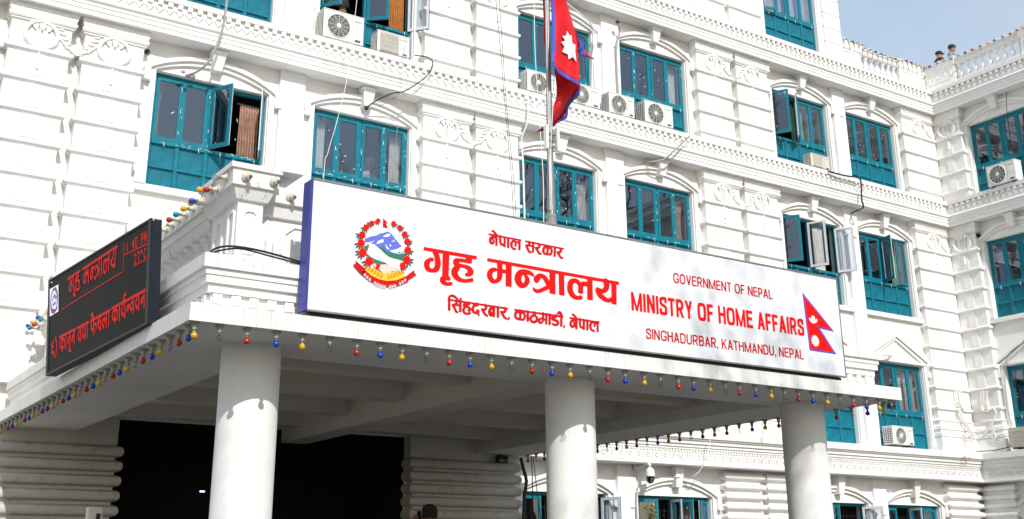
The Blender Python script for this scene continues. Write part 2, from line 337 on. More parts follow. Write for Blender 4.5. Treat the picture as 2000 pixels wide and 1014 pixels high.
# ---- windows
SW = {}
def sash_mesh(w, h, left):
    k = (round(w, 3), round(h, 3), left)
    if k in SW: return SW[k]
    a, b = (0, w) if left else (-w, 0); st = 0.062; mb = MB()
    for (y0, y1, mi) in ((-.022, .006, 0), (.006, .024, 1)):
        mb.mi = mi
        e = 0.0 if mi == 0 else 0.004
        mb.box(a+e, a+st-e, y0, y1, -h+e, -e); mb.box(b-st+e, b-e, y0, y1, -h+e, -e)
        mb.box(a+st-e, b-st+e, y0, y1, -st+e, -e); mb.box(a+st-e, b-st+e, y0, y1, -h+e, -h+st+.012-e)
    sm = mb.mesh('sash', ['teal', 'sashw'])
    p = MB(); p.box(a+st-.004, b-st+.004, -.004, .002, -h+st, -st+.004)
    SW[k] = (sm, p.mesh('pane', 'glass')); return SW[k]
def panel_mesh(w, h):
    k = ('p', round(w, 3), round(h, 3))
    if k in SW: return SW[k]
    mb = MB(); vs = []
    for y, o in ((0.0, 0.0), (-.012, 0.0), (-.012, 0.018), (-.002, 0.034), (-.002, .05)):
        vs += [(o, y, o), (w-o, y, o), (w-o, y, h-o), (o, y, h-o)]
    fs = []
    for i in range(4):
        for j in range(4): fs.append((i*4+j, i*4+(j+1)%4, i*4+4+(j+1)%4, i*4+4+j))
    fs += [(16, 17, 18, 19)]
    mb.add(vs, fs); SW[k] = mb.mesh('panel', 'teal2'); return SW[k]
hk = MB(); hk.tube([(0, 0, 0), (0, -.02, -.005), (0, -.02, -.075), (0.01, -.015, -.085)], .0065, 6)
HOOK = hk.mesh('latch', 'chip', True)
SASH = {('M', 1): [0, 0, ('L', 62), ('R', 70)], ('U', 2): [('L', 58), None, ('L', 42), ('R', 128)], ('M', 5): [('L', 58), ('R', 112), None, ('R', 118)],
        ('M', 6): [0, 0, ('L', 108), ('R', 10)], ('U', 5): [('L', 60), ('R', 44), 0, 0], ('T', 5): [('L', 16), 0, 0, 0],
        ('G', 3): [0, None, ('R', 60), ('R', 105)], ('G', 4): [('L', 22), ('R', 78), ('L', 70), ('R', 30)], ('G', 5): [('L', 40), ('L', 70), None, ('R', 115)], ('G', 6): [0, ('R', 75), ('L', 55), 0]}
VARW = {('M', 1): 'window with two sashes swung open beside copper curtain', ('U', 2): 'window with open sashes above two cooling units', ('M', 5): 'window with white-edged sashes flung open',
        ('M', 6): 'window with one sash ajar and green curtain', ('U', 5): 'window with open left sash and green curtains', ('U', 6): 'window with brown grille behind the glass'}
def window(r, c, x0, w, wing):
    z = ZT[r]; h = hgt(r); n = 4; f = MB(); full = (r == 'G')
    hb = -h+.01 if full else ZR
    g_ = .004
    f.box(g_, .055, .11, .2, -h+.003, -g_); f.box(w-.055, w-g_, .11, .2, -h+.003, -g_); f.box(.055, w-.055, .11, .2, -.07, -g_)
    f.box(w/2-.032, w/2+.032, .113, .197, hb, -.07)
    if not full:
        f.box(.055, w-.055, .092, .2, ZR-.075, ZR); f.box(.055, w-.055, .105, .2, ZM-.05, ZM)
        f.box(.055, w-.055, .105, .2, -h+.003, -h+.06)
        for q in (w/4, w/2, 3*w/4): f.box(q-.035, q+.035, .109, .198, -h+.06, ZM-.05); f.box(q-.035, q+.035, .109, .198, ZM, ZR-.075)
    else: f.box(.055, w-.055, .105, .2, -h+.003, -h+.07)
    o = f.obj('window', 'teal', B); bevel(o, .006, 1)
    if wing: p = Vector((XW, -x0, z-.003)); o.rotation_euler = WR
    else: p = Vector((x0, 0, z))
    o.location = p
    if (r, c) in VARW: o['label'] = VARW[(r, c)]
    half = (w/2-.032-.055); sw = half/2-.002; top = -.074; sh = (-top+hb)*-1-.004
    xs = [.057, .057+half/2, w/2+.034, w/2+.034+half/2]
    st = SASH.get((r, c), [0, 0, 0, 0])
    for i in range(4):
        a = st[i]
        if a is None: continue
        if a == 0: left, ang = (i % 2 == 0), 0.0
        else: left, ang = a[0] == 'L', a[1]
        sm, pm = sash_mesh(sw, sh, left)
        loc = (xs[i] if left else xs[i]+sw, .125 if ang == 0 else .098, top)
        rot = (0, 0, R(-ang if left else ang))
        link('sash', sm, o, loc, rot); link('pane', pm, o, loc, rot)
    if not full:
        for k in range(4):
            a = .055 if k == 0 else w*k/4+.035; b = w-.055 if k == 3 else w*(k+1)/4-.035
            for (zl, zh) in ((-h+.06, ZM-.05), (ZM, ZR-.075)):
                link('panel', panel_mesh(b-a, zh-zl), o, (a, .150, zl))
        for q in (w*.13, w*.43, w*.62, w*.93): link('latch', HOOK, o, (q, .088, ZR-.03))
    return o
WIN = {}
for a in wins: WIN[(a[0], a[1])] = window(*a)
# flaked paint patches along sash edges of the near windows
def chips(o, w, seed, n=26):
    rr = random.Random(seed); mb = MB()
    for k in range(n):
        if rr.random() < .6:
            x = rr.choice([w/4, w/2-.02, w/2+.02, 3*w/4, w-.05])+rr.uniform(-.02, .02); z = rr.uniform(-1.30, -.1); a, b = rr.uniform(.003, .007), rr.uniform(.012, .06)
        else:
            x = rr.uniform(.1, w-.1); z = ZR-rr.uniform(.0, .06); a, b = rr.uniform(.01, .045), rr.uniform(.003, .007)
        y = .0885
        pl = [(x+a*math.cos(t)*rr.uniform(.6, 1.1), z+b*math.sin(t)*rr.uniform(.6, 1.1)) for t in [i*math.pi/4 for i in range(8)]]
        mb.xz(pl, y, y+.012)
    mb.obj('flaked_paint', 'chip', o, kind='stuff')
for key, w, n in ((('M', 1), 2.19, 46), (('M', 2), 2.19, 40), (('M', 3), 2.19, 16), (('M', 4), 2.18, 24), (('U', 4), 2.18, 18)): chips(WIN[key], w, hash(key[1])+n, n)
# ---- arched surrounds, sills, keystones
def surround(r, c, x0, w, wing):
    z = ZT[r]; xc = x0+w/2; hw = w/2; mb = MB()
    loc, rot = (WT, WR) if wing else ((0, 0, 0), (0, 0, 0))
    if r in 'MUG':
        zb = z-hgt(r)
        rise = .26
        i0 = arc(xc, z-.0, hw+.02, rise); m0 = arc(xc, z-.0, hw+.13, rise+.085); o0 = arc(xc, z-.0, hw+.25, rise+.17)
        def ring(a, b, y):
            n = len(a); vs = [(p[0], y, p[1]) for p in a]+[(p[0], y, p[1]) for p in b]+[(p[0], .02, p[1]) for p in a]+[(p[0], .02, p[1]) for p in b]
            fs = []
            for k in range(n-1):
                fs += [(k, k+1, n+k+1, n+k), (n+k, n+k+1, 3*n+k+1, 3*n+k), (k+1, k, 2*n+k, 2*n+k+1)]
            fs += [(0, n, 3*n, 2*n), (n-1, 3*n-1, 4*n-1, 2*n-1)]
            mb.add(vs, fs)
        ring(i0, m0, -.06); ring(m0, o0, -.115)
        for sg in (-1, 1):
            a, b = sorted((xc+sg*(hw+.02), xc+sg*(hw+.13))); mb.box(a, b, -.055, .02, zb+.02, z-.001)
            a, b = sorted((xc+sg*(hw+.131), xc+sg*(hw+.25))); mb.box(a, b, -.112, .02, z-.22, z-.001)
            a, b = sorted((xc+sg*(hw+.125), xc+sg*(hw+.27))); mb.box(a, b, -.13, .02, z-.27, z-.222)
            if r == 'M': a, b = sorted((xc+sg*(hw+.13), xc+sg*(hw+.22))); mb.box(a, b, -.058, .02, zb+.02, zb+.22)
        so_ = mb.obj('arched_surround', 'trim', B, loc=loc, rot=rot)
        k = MB(); kt = z+.52 if r != 'G' else z+.66
        kz0 = z+.19
        vs = [(xc-.085, -.18, kz0), (xc+.085, -.18, kz0), (xc+.135, -.26, kt), (xc-.135, -.26, kt), (xc-.085, .02, kz0), (xc+.085, .02, kz0), (xc+.135, .02, kt), (xc-.135, .02, kt)]
        k.add(vs, [(0, 1, 2, 3), (7, 6, 5, 4), (0, 4, 5, 1), (1, 5, 6, 2), (2, 6, 7, 3), (3, 7, 4, 0)])
        k.rloft(xc-.135, xc+.135, -.26, .02, [(kt, 0), (kt+.005, .022), (kt+.04, .03), (kt+.055, .03)])
        k.obj('keystone', 'trim', so_)
        if r == 'M':
            s = MB(); s.box(xc-hw-.3, xc+hw+.3, -.106, .0, zb-.13, zb-.03); s.box(xc-hw-.02, xc+hw+.02, -.085, .15, zb-.029, zb-.001)
            s.obj('sill', 'trim', so_)
    if r == 'L':
        ap = z+.80; ft = z+.13
        def gab(o, ih, y, dz):
            a = hw+.10+o
            mb.xz([(xc-a, ft+dz-ih), (xc, ap+dz-ih*1.15), (xc+a, ft+dz-ih), (xc+a, ft+dz), (xc, ap+dz), (xc-a, ft+dz)][0:0] or
                  [(xc-a, ft+dz), (xc, ap+dz), (xc, ap+dz-ih), (xc-a, ft+dz-ih)], y, .02)
            mb.xz([(xc, ap+dz), (xc+a, ft+dz), (xc+a, ft+dz-ih), (xc, ap+dz-ih)], y, .02)
        gab(.12, .09, -.11, 0.02); gab(.08, .08, -.06, -.08)
        mb.box(xc-hw-.1, xc+hw+.1, -.07, .02, z+.02, z+.08); mb.box(xc-hw-.05, xc+hw+.05, -.04, .02, z-.0, z+.018)
        for sg in (-1, 1):
            a, b = sorted((xc+sg*(hw+.015), xc+sg*(hw+.11))); mb.box(a, b, -.05, .02, z-2.2, z+.0)
            a, b = sorted((xc+sg*(hw+.112), xc+sg*(hw+.24))); mb.box(a, b, -.105, .02, z-.30, ft-.05)
        mb.obj('gabled_surround', 'trim', B, loc=loc, rot=rot)
for a in wins:
    if a[0] != 'T': surround(*a)
# ---- cornices
def cornice(name, z0, x0, x1, pr, wing, top=None):
    mb = MB(); mb.prof([(d, z0+z) for d, z in pr], x0, x1)
    return mb.obj(name, 'trim', B, loc=WT if wing else (0, 0, 0), rot=WR if wing else (0, 0, 0))
tor = [(.43+.045*math.sin(math.pi*i/6), .235+.10*i/6) for i in range(7)]
CP = [(-.05, 0), (.40, 0), (.40, .09), (.415, .094), (.415, .18), (.43, .184), (.43, .235)]+tor[1:]+[(.395, .337), (.395, .635), (-.05, .635)]
dn = MB(); dn.box(-.045, .045, -.058, .0, -.088, 0); DENT = dn.mesh('dentil', 'trim')
tr = MB(); tr.xz([(-.085, 0), (.085, 0), (0, -.115)], -.032, .0); TRI = tr.mesh('triangle', 'trim')
def ornament_row(c, x0, x1, step, z, d, mesh, name, limit, y_off=0.0):
    n = int((x1-x0)/step); rest = MB(); src = [tuple(v.co) for v in mesh.vertices]; fc = [tuple(p.vertices) for p in mesh.polygons]
    for i in range(n):
        x = x0+step*(i+.5)
        if limit(x): link(name, mesh, c, (x, -d, z))
        else: rest.add([(a+x, b-d, e+z) for a, b, e in src], fc)
    if rest.f: rest.obj(name+'_row', 'trim', c, kind='stuff')
for nm, z0, wing, x0, x1 in (('storey_cornice', 11.10, False, -6, XW), ('roof_cornice', 14.68, False, -6, XW), ('wing_storey_cornice', 11.10, True, 0.0, 14), ('wing_roof_cornice', 14.68, True, 0.0, 14)):
    c = cornice(nm, z0, x0, x1, CP, wing)
    p = MB(); a0 = x0 if not wing else .506; a1 = x1-.506 if not wing else x1
    p.prof([(-.04, z0+.632), (.462, z0+.632), (.462, z0+.745), (-.04, z0+.757)], x0 if not wing else 0.0, x1)
    p.obj('cornice_plate', 'plate', c)
    b0, b1 = (2.0, XW-.5) if not wing else (.5, 6)
    lim = (lambda x: x < 17.5) if nm == 'storey_cornice' else (lambda x: 19.5 < x) if nm == 'roof_cornice' else (lambda x: x < 3.6)
    ornament_row(c, b0, b1, .188, z0+.629, .395, DENT, 'dentil', lim)
    ornament_row(c, b0, b1, .188, z0+.495, .395, TRI, 'triangle', lim)
GP = [(-.05, 0), (.44, 0), (.46, .02), (.46, .07), (.42, .075), (.42, .10), (.395, .105), (.395, .36), (.43, .365), (.43, .41), (.46, .415), (.46, .48), (.50, .485), (.50, .56), (.54, .565), (.54, .60), (-.05, .60)]
ros = MB()
_n = 12
for i in range(_n):
    t0, t1 = 2*math.pi*i/_n, 2*math.pi*(i+1)/_n
    q = lambda r, t, y: (r*math.cos(t), y, r*math.sin(t))
    ros.add([q(.055, t0, 0), q(.055, t1, 0), q(.048, t1, -.03), q(.048, t0, -.03), q(.02, t1, -.012), q(.02, t0, -.012)], [(0, 1, 2, 3), (3, 2, 4, 5)])
ROS = ros.mesh('rosette', 'trim')
fl = MB()
for q in (-.045, -.015, .015, .045): fl.box(q-.008, q+.008, -.02, 0, -.06, .06)
FLU = fl.mesh('flute_group', 'trim')
dn2 = MB(); dn2.box(-.022, .022, -.03, 0, -.05, 0); DENT2 = dn2.mesh('small_dentil', 'trim')
for nm, wing, x0, x1 in (('ground_floor_cornice', False, 13.29, XW), ('wing_ground_floor_cornice', True, 0, 14)):
    c = cornice(nm, 3.77, x0, x1, GP, wing)
    p = MB(); p.prof([(-.04, 4.372), (.58, 4.372), (.58, 4.53), (-.04, 4.56)], x0, x1); p.obj('cornice_plate', 'plate', c)
    b0, b1 = (13.4, XW-.5) if not wing else (.5, 5)
    never = lambda x: False
    ornament_row(c, b0, b1, .25, 3.985, .395, ROS, 'rosette', (lambda x: 15 < x) if not wing else never)
    ornament_row(c, b0+.125, b1, .25, 3.985, .395, FLU, 'flute_group', never)
    ornament_row(c, b0, b1, .085, 4.128, .395, DENT2, 'small_dentil', never)
# ---- pilasters
def pilaster(x0, x1, z0, z1, wing, d=.2, cap=True, orn=True, bands=(), base=False, flip=False):
    loc, rot = (WT, WR) if wing else ((0, 0, 0), (0, 0, 0))
    mb = MB(); mb.box(x0, x1, -d, 0.0, z0, z1); p = mb.obj('pilaster', 'trim', B, loc=loc, rot=rot)
    xa, xb = x0+(x1-x0)*.38, x0+(x1-x0)*.60
    zz = sorted(bands)
    for i, z in enumerate(zz):
        b = MB(); b.rloft(x0, x1, -d, -.004, [(z-.066, .004), (z-.055, .022), (z-.038, .028), (z-.028, .058), (z+.005, .070), (z+.034, .060), (z+.052, .026), (z+.062, .004)])
        b.obj('band', 'trim', p, smooth=True)
        if i+1 < len(zz):
            q = MB(); q.rloft(xa, xb, -d, -d+.002, [(z+.075, .004), (z+.08, .02), (zz[i+1]-.08, .02), (zz[i+1]-.075, .004)])
            q.obj('panel', 'trim', p)
    if cap:
        c = MB()
        c.rloft(x0, x1, -d, -.004, [(z1-.31, .004), (z1-.30, .035), (z1-.27, .04), (z1-.265, .06), (z1-.225, .078), (z1-.205, .07), (z1-.18, .05), (z1-.17, .05), (z1-.16, .06), (z1-.09, .075), (z1-.03, .084), (z1-.004, .086)])
        cc = c.obj('capital', 'trim', p, smooth=True)
        e = MB(); n = 9
        for i in range(n):
            xx = x0+.03+(x1-x0-.06)*(i+.5)/n; rr = (x1-x0)/n*.40
            for k in range(10):
                t0, t1 = math.pi+math.pi*k/10*1.0, math.pi+math.pi*(k+1)/10
                f_ = lambda r, t, y: (xx+r*math.cos(t), y-(.22 if 0 else 0), z1-.055+r*.9*math.sin(t))
                ya = -d-.085; 
                def yy(r, t): return -d-.092+(-(r*.9*math.sin(t)))*.12-.004
                e.add([(*f_(rr, t0, 0)[:1], yy(rr, t0), f_(rr, t0, 0)[2]), (*f_(rr, t1, 0)[:1], yy(rr, t1), f_(rr, t1, 0)[2]),
                       (*f_(rr*.72, t1, 0)[:1], yy(rr*.72, t1)-.014, f_(rr*.72, t1, 0)[2]), (*f_(rr*.72, t0, 0)[:1], yy(rr*.72, t0)-.014, f_(rr*.72, t0, 0)[2])], [(0, 1, 2, 3)])
        e.obj('egg_moulding', 'trim', cc)
    if orn:
        xc = (x0+x1)/2; zc = z1-.53; o = MB(); y = -d
        rx, rz = .27, .25
        pts = [(xc+rx*math.sin(t), y-.03, zc+rz*math.cos(t)) for t in [2*math.pi*i/28 for i in range(29)]]
        o.tube(pts, [.036+.010*(i % 2) for i in range(29)], 6, False)
        for q in (-.08, -.027, .027, .08): o.rloft(xc+q-.014, xc+q+.014, y-.034, y, [(zc-.20, 0), (zc+.17, 0)])
        for q in (-.11, 0, .11):
            o.xz([(xc+q-.06, zc+.25), (xc+q+.06, zc+.25), (xc+q+.045, zc+.13), (xc+q, zc+.08), (xc+q-.045, zc+.13)], y-.05+abs(q)*.1, y-.01)
        for a in (-1, 1):
            o.xz([(xc, zc-rz+.02), (xc+a*.10, zc-rz+.075), (xc+a*.075, zc-rz-.02), (xc, zc-rz-.05)], y-.06, y-.01)
        o.lathe([(.012, -.42), (.035, -.40), (.042, -.33), (.03, -.27), (.036, -.25), (.03, -.22), (.02, -.10), (.02, 0)], (xc, y-.02, zc-rz), 10)
        for sg in ((1,) if not flip else (-1,)):
            for k in range(4):
                for j in range(2):
                    lx = xc+sg*(rx+.05+.045*k); lz = zc+.14-.085*k+.075*j-.02
                    o.ball((lx, y-.012, lz), .055, .022, .022, 8, 5)
            o.tube([(xc+sg*(rx+.02), y-.01, zc+.05), (xc+sg*(rx+.15), y-.025, zc-.10), (xc+sg*(rx+.33), y-.02, zc-.20)], [.02, .025, .02], 6)
        o.obj('wreath_ornament', 'trim', p, smooth=True)
    if base:
        b = MB(); b.rloft(x0, x1, -d, -.004, [(z0, .09), (z0+.42, .09), (z0+.45, .06), (z0+.47, .10), (z0+.55, .10), (z0+.57, .06), (z0+.64, .055), (z0+.66, .09), (z0+.74, .08), (z0+.78, .05), (z0+.86, .045), (z0+.9, .075), (z0+.95, .004)])
        b.obj('base', 'trim', p)
    return p
def zb(top, lo):
    r = []; z = top-.82
    while z > lo: r.append(z); z -= .568
    return r
for (a, b, fl_) in ((2.66, 3.67, False), (3.90, 4.95, True), (10.88, 12.02, False), (12.20, 13.29, True), (18.94, 20.15, False), (20.36, 21.53, True), (27.19, 28.715, False)):
    pilaster(a, b, 4.5, 11.10, False, bands=zb(11.10, 5.7), base=a > 13, flip=fl_)
    if a > 10: pilaster(a, b, 11.82, 14.68, False, bands=zb(14.68, 11.9), flip=fl_)
    if 13 < a < 20.2: MB().box(b-.02, (20.36 if a < 20 else b)+.02, -.12, .0, 10.36, 10.50).obj('garland_bridge', 'trim', B)
MB().box(3.65, 3.92, -.17, 0, 10.36, 10.46).obj('garland_bridge', 'trim', B); MB().box(12.0, 12.22, -.17, 0, 10.36, 10.46).obj('garland_bridge', 'trim', B)
pilaster(.20, 1.08, 4.5, 11.10, True, bands=zb(11.10, 5.7), base=True, flip=True)
pilaster(.20, 1.08, 11.82, 14.68, True, bands=zb(14.68, 11.9), flip=True)
# upper floor quoins and pilaster
for (a, b) in ((18.94, 20.15), (20.36, 21.53)): pilaster(a, b, 15.42, 20.4, False, d=.12, cap=False, orn=False, bands=[16.15, 16.72, 17.29, 17.86])
for i in range(9):
    z = 15.68+i*.475
    MB().rloft(24.25, 24.955, -.10, .35, [(z, .0), (z+.018, .008), (z+.44, .008), (z+.455, 0)]).obj('quoin', 'trim', B)
MB().box(23.98+.13, 24.24, -.04, 0, 15.45, 20.4).obj('window_architrave', 'trim', B)
# strips between the windows of a bay
for (a, b) in ((7.68, 8.21), (15.90, 16.43), (24.28, 24.78)):
    MB().box(a, b, -.096, 0, 4.4 if a > 13 else 4.2, 11.098).obj('wall_strip', 'trim', B)
    MB().box(a, b, -.096, 0, 11.82, 14.678).obj('wall_strip', 'trim', B)
    if a > 13: MB().box(a, b, -.096, 0, .1, 3.768).obj('wall_strip', 'trim', B)
# ground-floor rolled rustication piers
def rolled(x0, x1, z1, d, step, wing, mt, r=.085, roll='roll'):
    loc, rot = (WT, WR) if wing else ((0, 0, 0), (0, 0, 0))
    p = MB().box(x0+.03, x1-.03, -d+.03, 0, .1, z1).obj('rusticated_pier', mt, B, loc=loc, rot=rot)
    n = int((z1-.3)/step); m = MB(); k = 9
    lev = [(-r+2*r*i/k, math.sqrt(max(0, 1-(-1+2*i/k)**2))*.075) for i in range(k+1)]
    m.rloft(x0, x1, -d, -.003, lev); me = m.mesh(roll, mt, True)
    for i in range(n):
        z = z1-.02-r-step*i
        if z < .9: break
        link(roll, me, p, (0, 0, z))
    return p
rolled(19.05, 20.2, 3.70, .16, .225, False, 'trim', .07); rolled(20.4, 21.55, 3.70, .16, .225, False, 'trim', .07)
rolled(27.25, 28.6, 3.70, .16, .225, False, 'trim', .07); rolled(.12, 1.1, 3.70, .16, .225, True, 'trim', .07)
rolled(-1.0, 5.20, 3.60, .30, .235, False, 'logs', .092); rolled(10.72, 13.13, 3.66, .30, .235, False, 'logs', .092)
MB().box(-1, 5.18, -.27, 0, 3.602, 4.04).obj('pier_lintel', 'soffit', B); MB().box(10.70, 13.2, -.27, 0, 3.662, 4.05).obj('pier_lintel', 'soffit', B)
# entrance hall: box behind the opening, its darkness painted on in near-black
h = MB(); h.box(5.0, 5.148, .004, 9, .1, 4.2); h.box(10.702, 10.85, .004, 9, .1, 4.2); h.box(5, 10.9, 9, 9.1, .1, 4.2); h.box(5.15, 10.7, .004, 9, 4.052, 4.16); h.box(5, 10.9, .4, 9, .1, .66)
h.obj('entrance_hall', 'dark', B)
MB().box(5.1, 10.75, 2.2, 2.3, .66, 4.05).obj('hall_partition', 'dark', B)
# ---- roof parapet with balusters
def parapet(x0, x1, piers, wing, yb, z0=15.40):
    loc, rot = ((XW, 0, -.004), WR) if wing else ((0, 0, 0), (0, 0, 0))
    p = MB().box(x0, x1, yb-.02, yb+.26, z0, z0+.30).obj('roof_parapet', 'plate', B, loc=loc, rot=rot)
    k = MB(); k.rloft(x0, x1, yb, yb+.24, [(z0+.80, .0), (z0+.86, .03), (z0+.94, .03), (z0+.945, .06), (z0+1.03, .06)]); k.obj('coping', 'plate', p)
    bal = MB(); bal.lathe([(.075, 0), (.075, .04), (.045, .06), (.06, .10), (.095, .17), (.09, .22), (.05, .33), (.042, .38), (.06, .41), (.06, .43), (.085, .44), (.085, .52)], (0, 0, 0), 12)
    bm = bal.mesh('baluster', 'trim', True)
    pr = [(x0, x0)]+piers+[(x1, x1)]
    for a, b in piers:
        q = MB(); q.rloft(a, b, yb-.03, yb+.26, [(z0+.02, .02), (z0+.32, .02), (z0+.33, 0), (z0+.78, 0), (z0+.81, .03), (z0+.86, .04), (z0+.95, .05), (z0+1.06, .075)]); pp = q.obj('pier', 'trim', p)
        f = MB(); yy = yb-.03
        f.box(a+.12, b-.12, yy-.02, yy, z0+.40, z0+.42); f.box(a+.12, b-.12, yy-.02, yy, z0+.70, z0+.72); f.box(a+.12, a+.14, yy-.02, yy, z0+.42, z0+.70); f.box(b-.14, b-.12, yy-.02, yy, z0+.42, z0+.70)
        for i in range(7): f.ball(((a+b)/2-.24+.08*i, yy, z0+.56+.05*math.sin(i*1.7)), .05, .02, .035, 8, 5)
        f.obj('relief_panel', 'trim', pp)
    for i in range(len(pr)-1):
        a, b = pr[i][1], pr[i+1][0]
        n = int((b-a)/.235)
        for j in range(n): link('baluster', bm, p, (a+(b-a)*(j+.5)/n, yb+.11, z0+.29))
    return p
parapet(24.97, 29.15, [(24.97, 25.86), (27.68, 29.1)], False, .03)
parapet(-.02, 9, [(.03, 1.06), (3.30, 4.2), (6.4, 7.3)], True, .0)
# ------------------------------------------------------------------ the entrance canopy
K = thing('entrance_canopy', 'white columned entrance canopy with balustrade projecting over the forecourt', 'canopy', (8.24, -4.8, 0))
KL = Vector((-8.24, 4.8, 0))
def kobj(mb, name, m, parent=None, smooth=False, **k):
    o = mb.obj(name, m, parent or K, smooth, **k)
    if parent is None: o.location = KL
    return o
SX0, SX1, SYF, SZ0, SZ1 = 3.21, 13.26, -9.636, 3.785, 3.957
YBK = -.274
sb = MB()
sb.box(SX0, SX1, SYF, -8.28, SZ0, SZ1)                         # front band
sb.box(SX0, 4.48, -8.28, YBK, SZ0, SZ1); sb.box(12.12, SX1, -8.28, YBK, SZ0, SZ1)
kobj(sb, 'slab', 'slab')
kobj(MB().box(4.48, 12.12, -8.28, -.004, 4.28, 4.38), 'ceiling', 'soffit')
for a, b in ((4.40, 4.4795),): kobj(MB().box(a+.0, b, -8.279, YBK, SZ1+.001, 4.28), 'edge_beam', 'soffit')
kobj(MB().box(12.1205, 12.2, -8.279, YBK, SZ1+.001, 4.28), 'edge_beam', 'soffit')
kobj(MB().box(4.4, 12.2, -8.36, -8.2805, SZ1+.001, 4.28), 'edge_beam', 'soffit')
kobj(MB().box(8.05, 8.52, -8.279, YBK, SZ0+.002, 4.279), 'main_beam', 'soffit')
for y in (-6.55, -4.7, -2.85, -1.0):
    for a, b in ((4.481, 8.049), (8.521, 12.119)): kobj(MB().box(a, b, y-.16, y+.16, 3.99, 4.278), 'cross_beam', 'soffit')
# columns
cm = MB(); cm.lathe([(.36, 0), (.36, .12), (.33, .16), (.302, .3), (.302, 3.784)], (0, 0, 0), 48)
CM = cm.mesh('column', 'col', True)
for x in (4.21, 8.285, 12.36): link('column', CM, K, Vector((x, -8.62, 0))+KL)
# entablature round three sides
def ring3(name, p, z0, z1, m, w=.35):
    """box course set back p from the slab edge"""
    mb = MB(); a, b, f = SX0+p, SX1-p, SYF+p
    mb.box(a, b, f, f+w, z0, z1); mb.box(a, a+w, f+w, YBK, z0, z1); mb.box(b-w, b, f+w, YBK, z0, z1)
    return kobj(mb, name, m)
ring3('dentil_course', .275, SZ1+.001, 4.125, 'trim'); ring3('fascia', .23, 4.1255, 4.212, 'trim', .4); ring3('fascia', .195, 4.2125, 4.29, 'trim', .44)
ring3('fascia', .18, 4.2905, 4.352, 'trim', .45); ring3('parapet_plate', .15, 4.3525, 4.487, 'slab', .6)
d3 = MB(); d3.box(-.045, .045, -.045, 0, -.09, 0); D3 = d3.mesh('dentil', 'trim')
for i in range(52):
    x = SX0+.33+i*.183
    if x < 4.5 or x > 11.9: link('dentil', D3, K, Vector((x, SYF+.275, 4.115))+KL)
for i in range(50):
    y = SYF+.36+i*.183
    if y < -.4: link('dentil', D3, K, Vector((SX0+.275, y, 4.115))+KL, (0, 0, -math.pi/2))
# pedestals and balustrade on the plate
PZ = 4.488
def pedestal(x0, x1, y0, y1):
    mb = MB()
    L = [(PZ, .06), (PZ+.07, .06), (PZ+.09, .03), (PZ+.12, .0), (5.17, 0)]
    def blk(lv):
        vs = []; fs = []
        for z, o in lv: vs += [(x0-o, y0-o, z), (x1+o, y0-o, z), (x1+o, y1+o, z), (x0-o, y1+o, z)]
        for i in range(len(lv)-1):
            for j in range(4): fs.append((i*4+j, i*4+(j+1)%4, i*4+4+(j+1)%4, i*4+4+j))
        mb.add(vs, fs+[(3, 2, 1, 0), tuple(range(4*len(lv)-4, 4*len(lv)))])
    blk(L+[(5.185, .03), (5.19, .035), (5.31, .085), (5.315, .11), (5.48, .115), (5.485, .14), (5.54, .14)])
    p = kobj(mb, 'pedestal', 'plate')
    f = MB()                                               # octagonal panel mouldings, front and left
    def octa(cx, cz, w, h, c): return [(cx-w, cz-h+c), (cx-w+c, cz-h), (cx+w-c, cz-h), (cx+w, cz-h+c), (cx+w, cz+h-c), (cx+w-c, cz+h), (cx-w+c, cz+h), (cx-w, cz+h-c)]
    for (c, half, fr) in (((x0+x1)/2, (x1-x0)/2*.62, 'f'), ((y0+y1)/2, (y1-y0)/2*.62, 's')):
        f = MB(); o = octa(c, 4.87, half, .24, half*.5); i_ = octa(c, 4.87, half*.72, .205, half*.36)
        for k in range(8):
            q = [o[k], o[(k+1)%8], i_[(k+1)%8], i_[k]]
            if fr == 'f': f.xz(q, y0-.018, y0+.005)
            else:
                n = 4; f.add([(x0-.018, a, b) for a, b in q]+[(x0+.005, a, b) for a, b in q], [(0, 1, 2, 3), (7, 6, 5, 4)]+[((j+1)%4, j, j+4, (j+1)%4+4) for j in range(4)])
        f.obj('panel_moulding', 'trim', p)
    return p
pedestal(3.78, 4.05, -9.10, -8.80)
# front: low wall with wide panels behind the sign
mb = MB(); mb.prof([(8.70, PZ), (8.96, PZ), (8.96, PZ+.10), (8.93, PZ+.12), (8.93, 5.10), (8.97, 5.11), (9.0, 5.24), (9.04, 5.25), (9.04, 5.42), (8.70, 5.43)], 4.10, 12.5)
fp = kobj(mb, 'front_parapet', 'plate')
f = MB()
for cx in (4.62, 5.5):
    f = MB(); o = [(cx-.30, 4.75), (cx-.18, 4.63), (cx+.18, 4.63), (cx+.30, 4.75), (cx+.30, 4.97), (cx+.18, 5.07), (cx-.18, 5.07), (cx-.30, 4.97)]
    i_ = [(cx+(x-cx)*.82, 4.85+(z-4.85)*.82) for x, z in o]
    for k in range(8): f.xz([o[k], o[(k+1)%8], i_[(k+1)%8], i_[k]], -8.948, -8.925)
    f.obj('panel_moulding', 'trim', fp)
MB().box(3.95, 4.44, -9.20, -8.7, 5.545, 5.56).obj('capping_board', 'plate', fp)
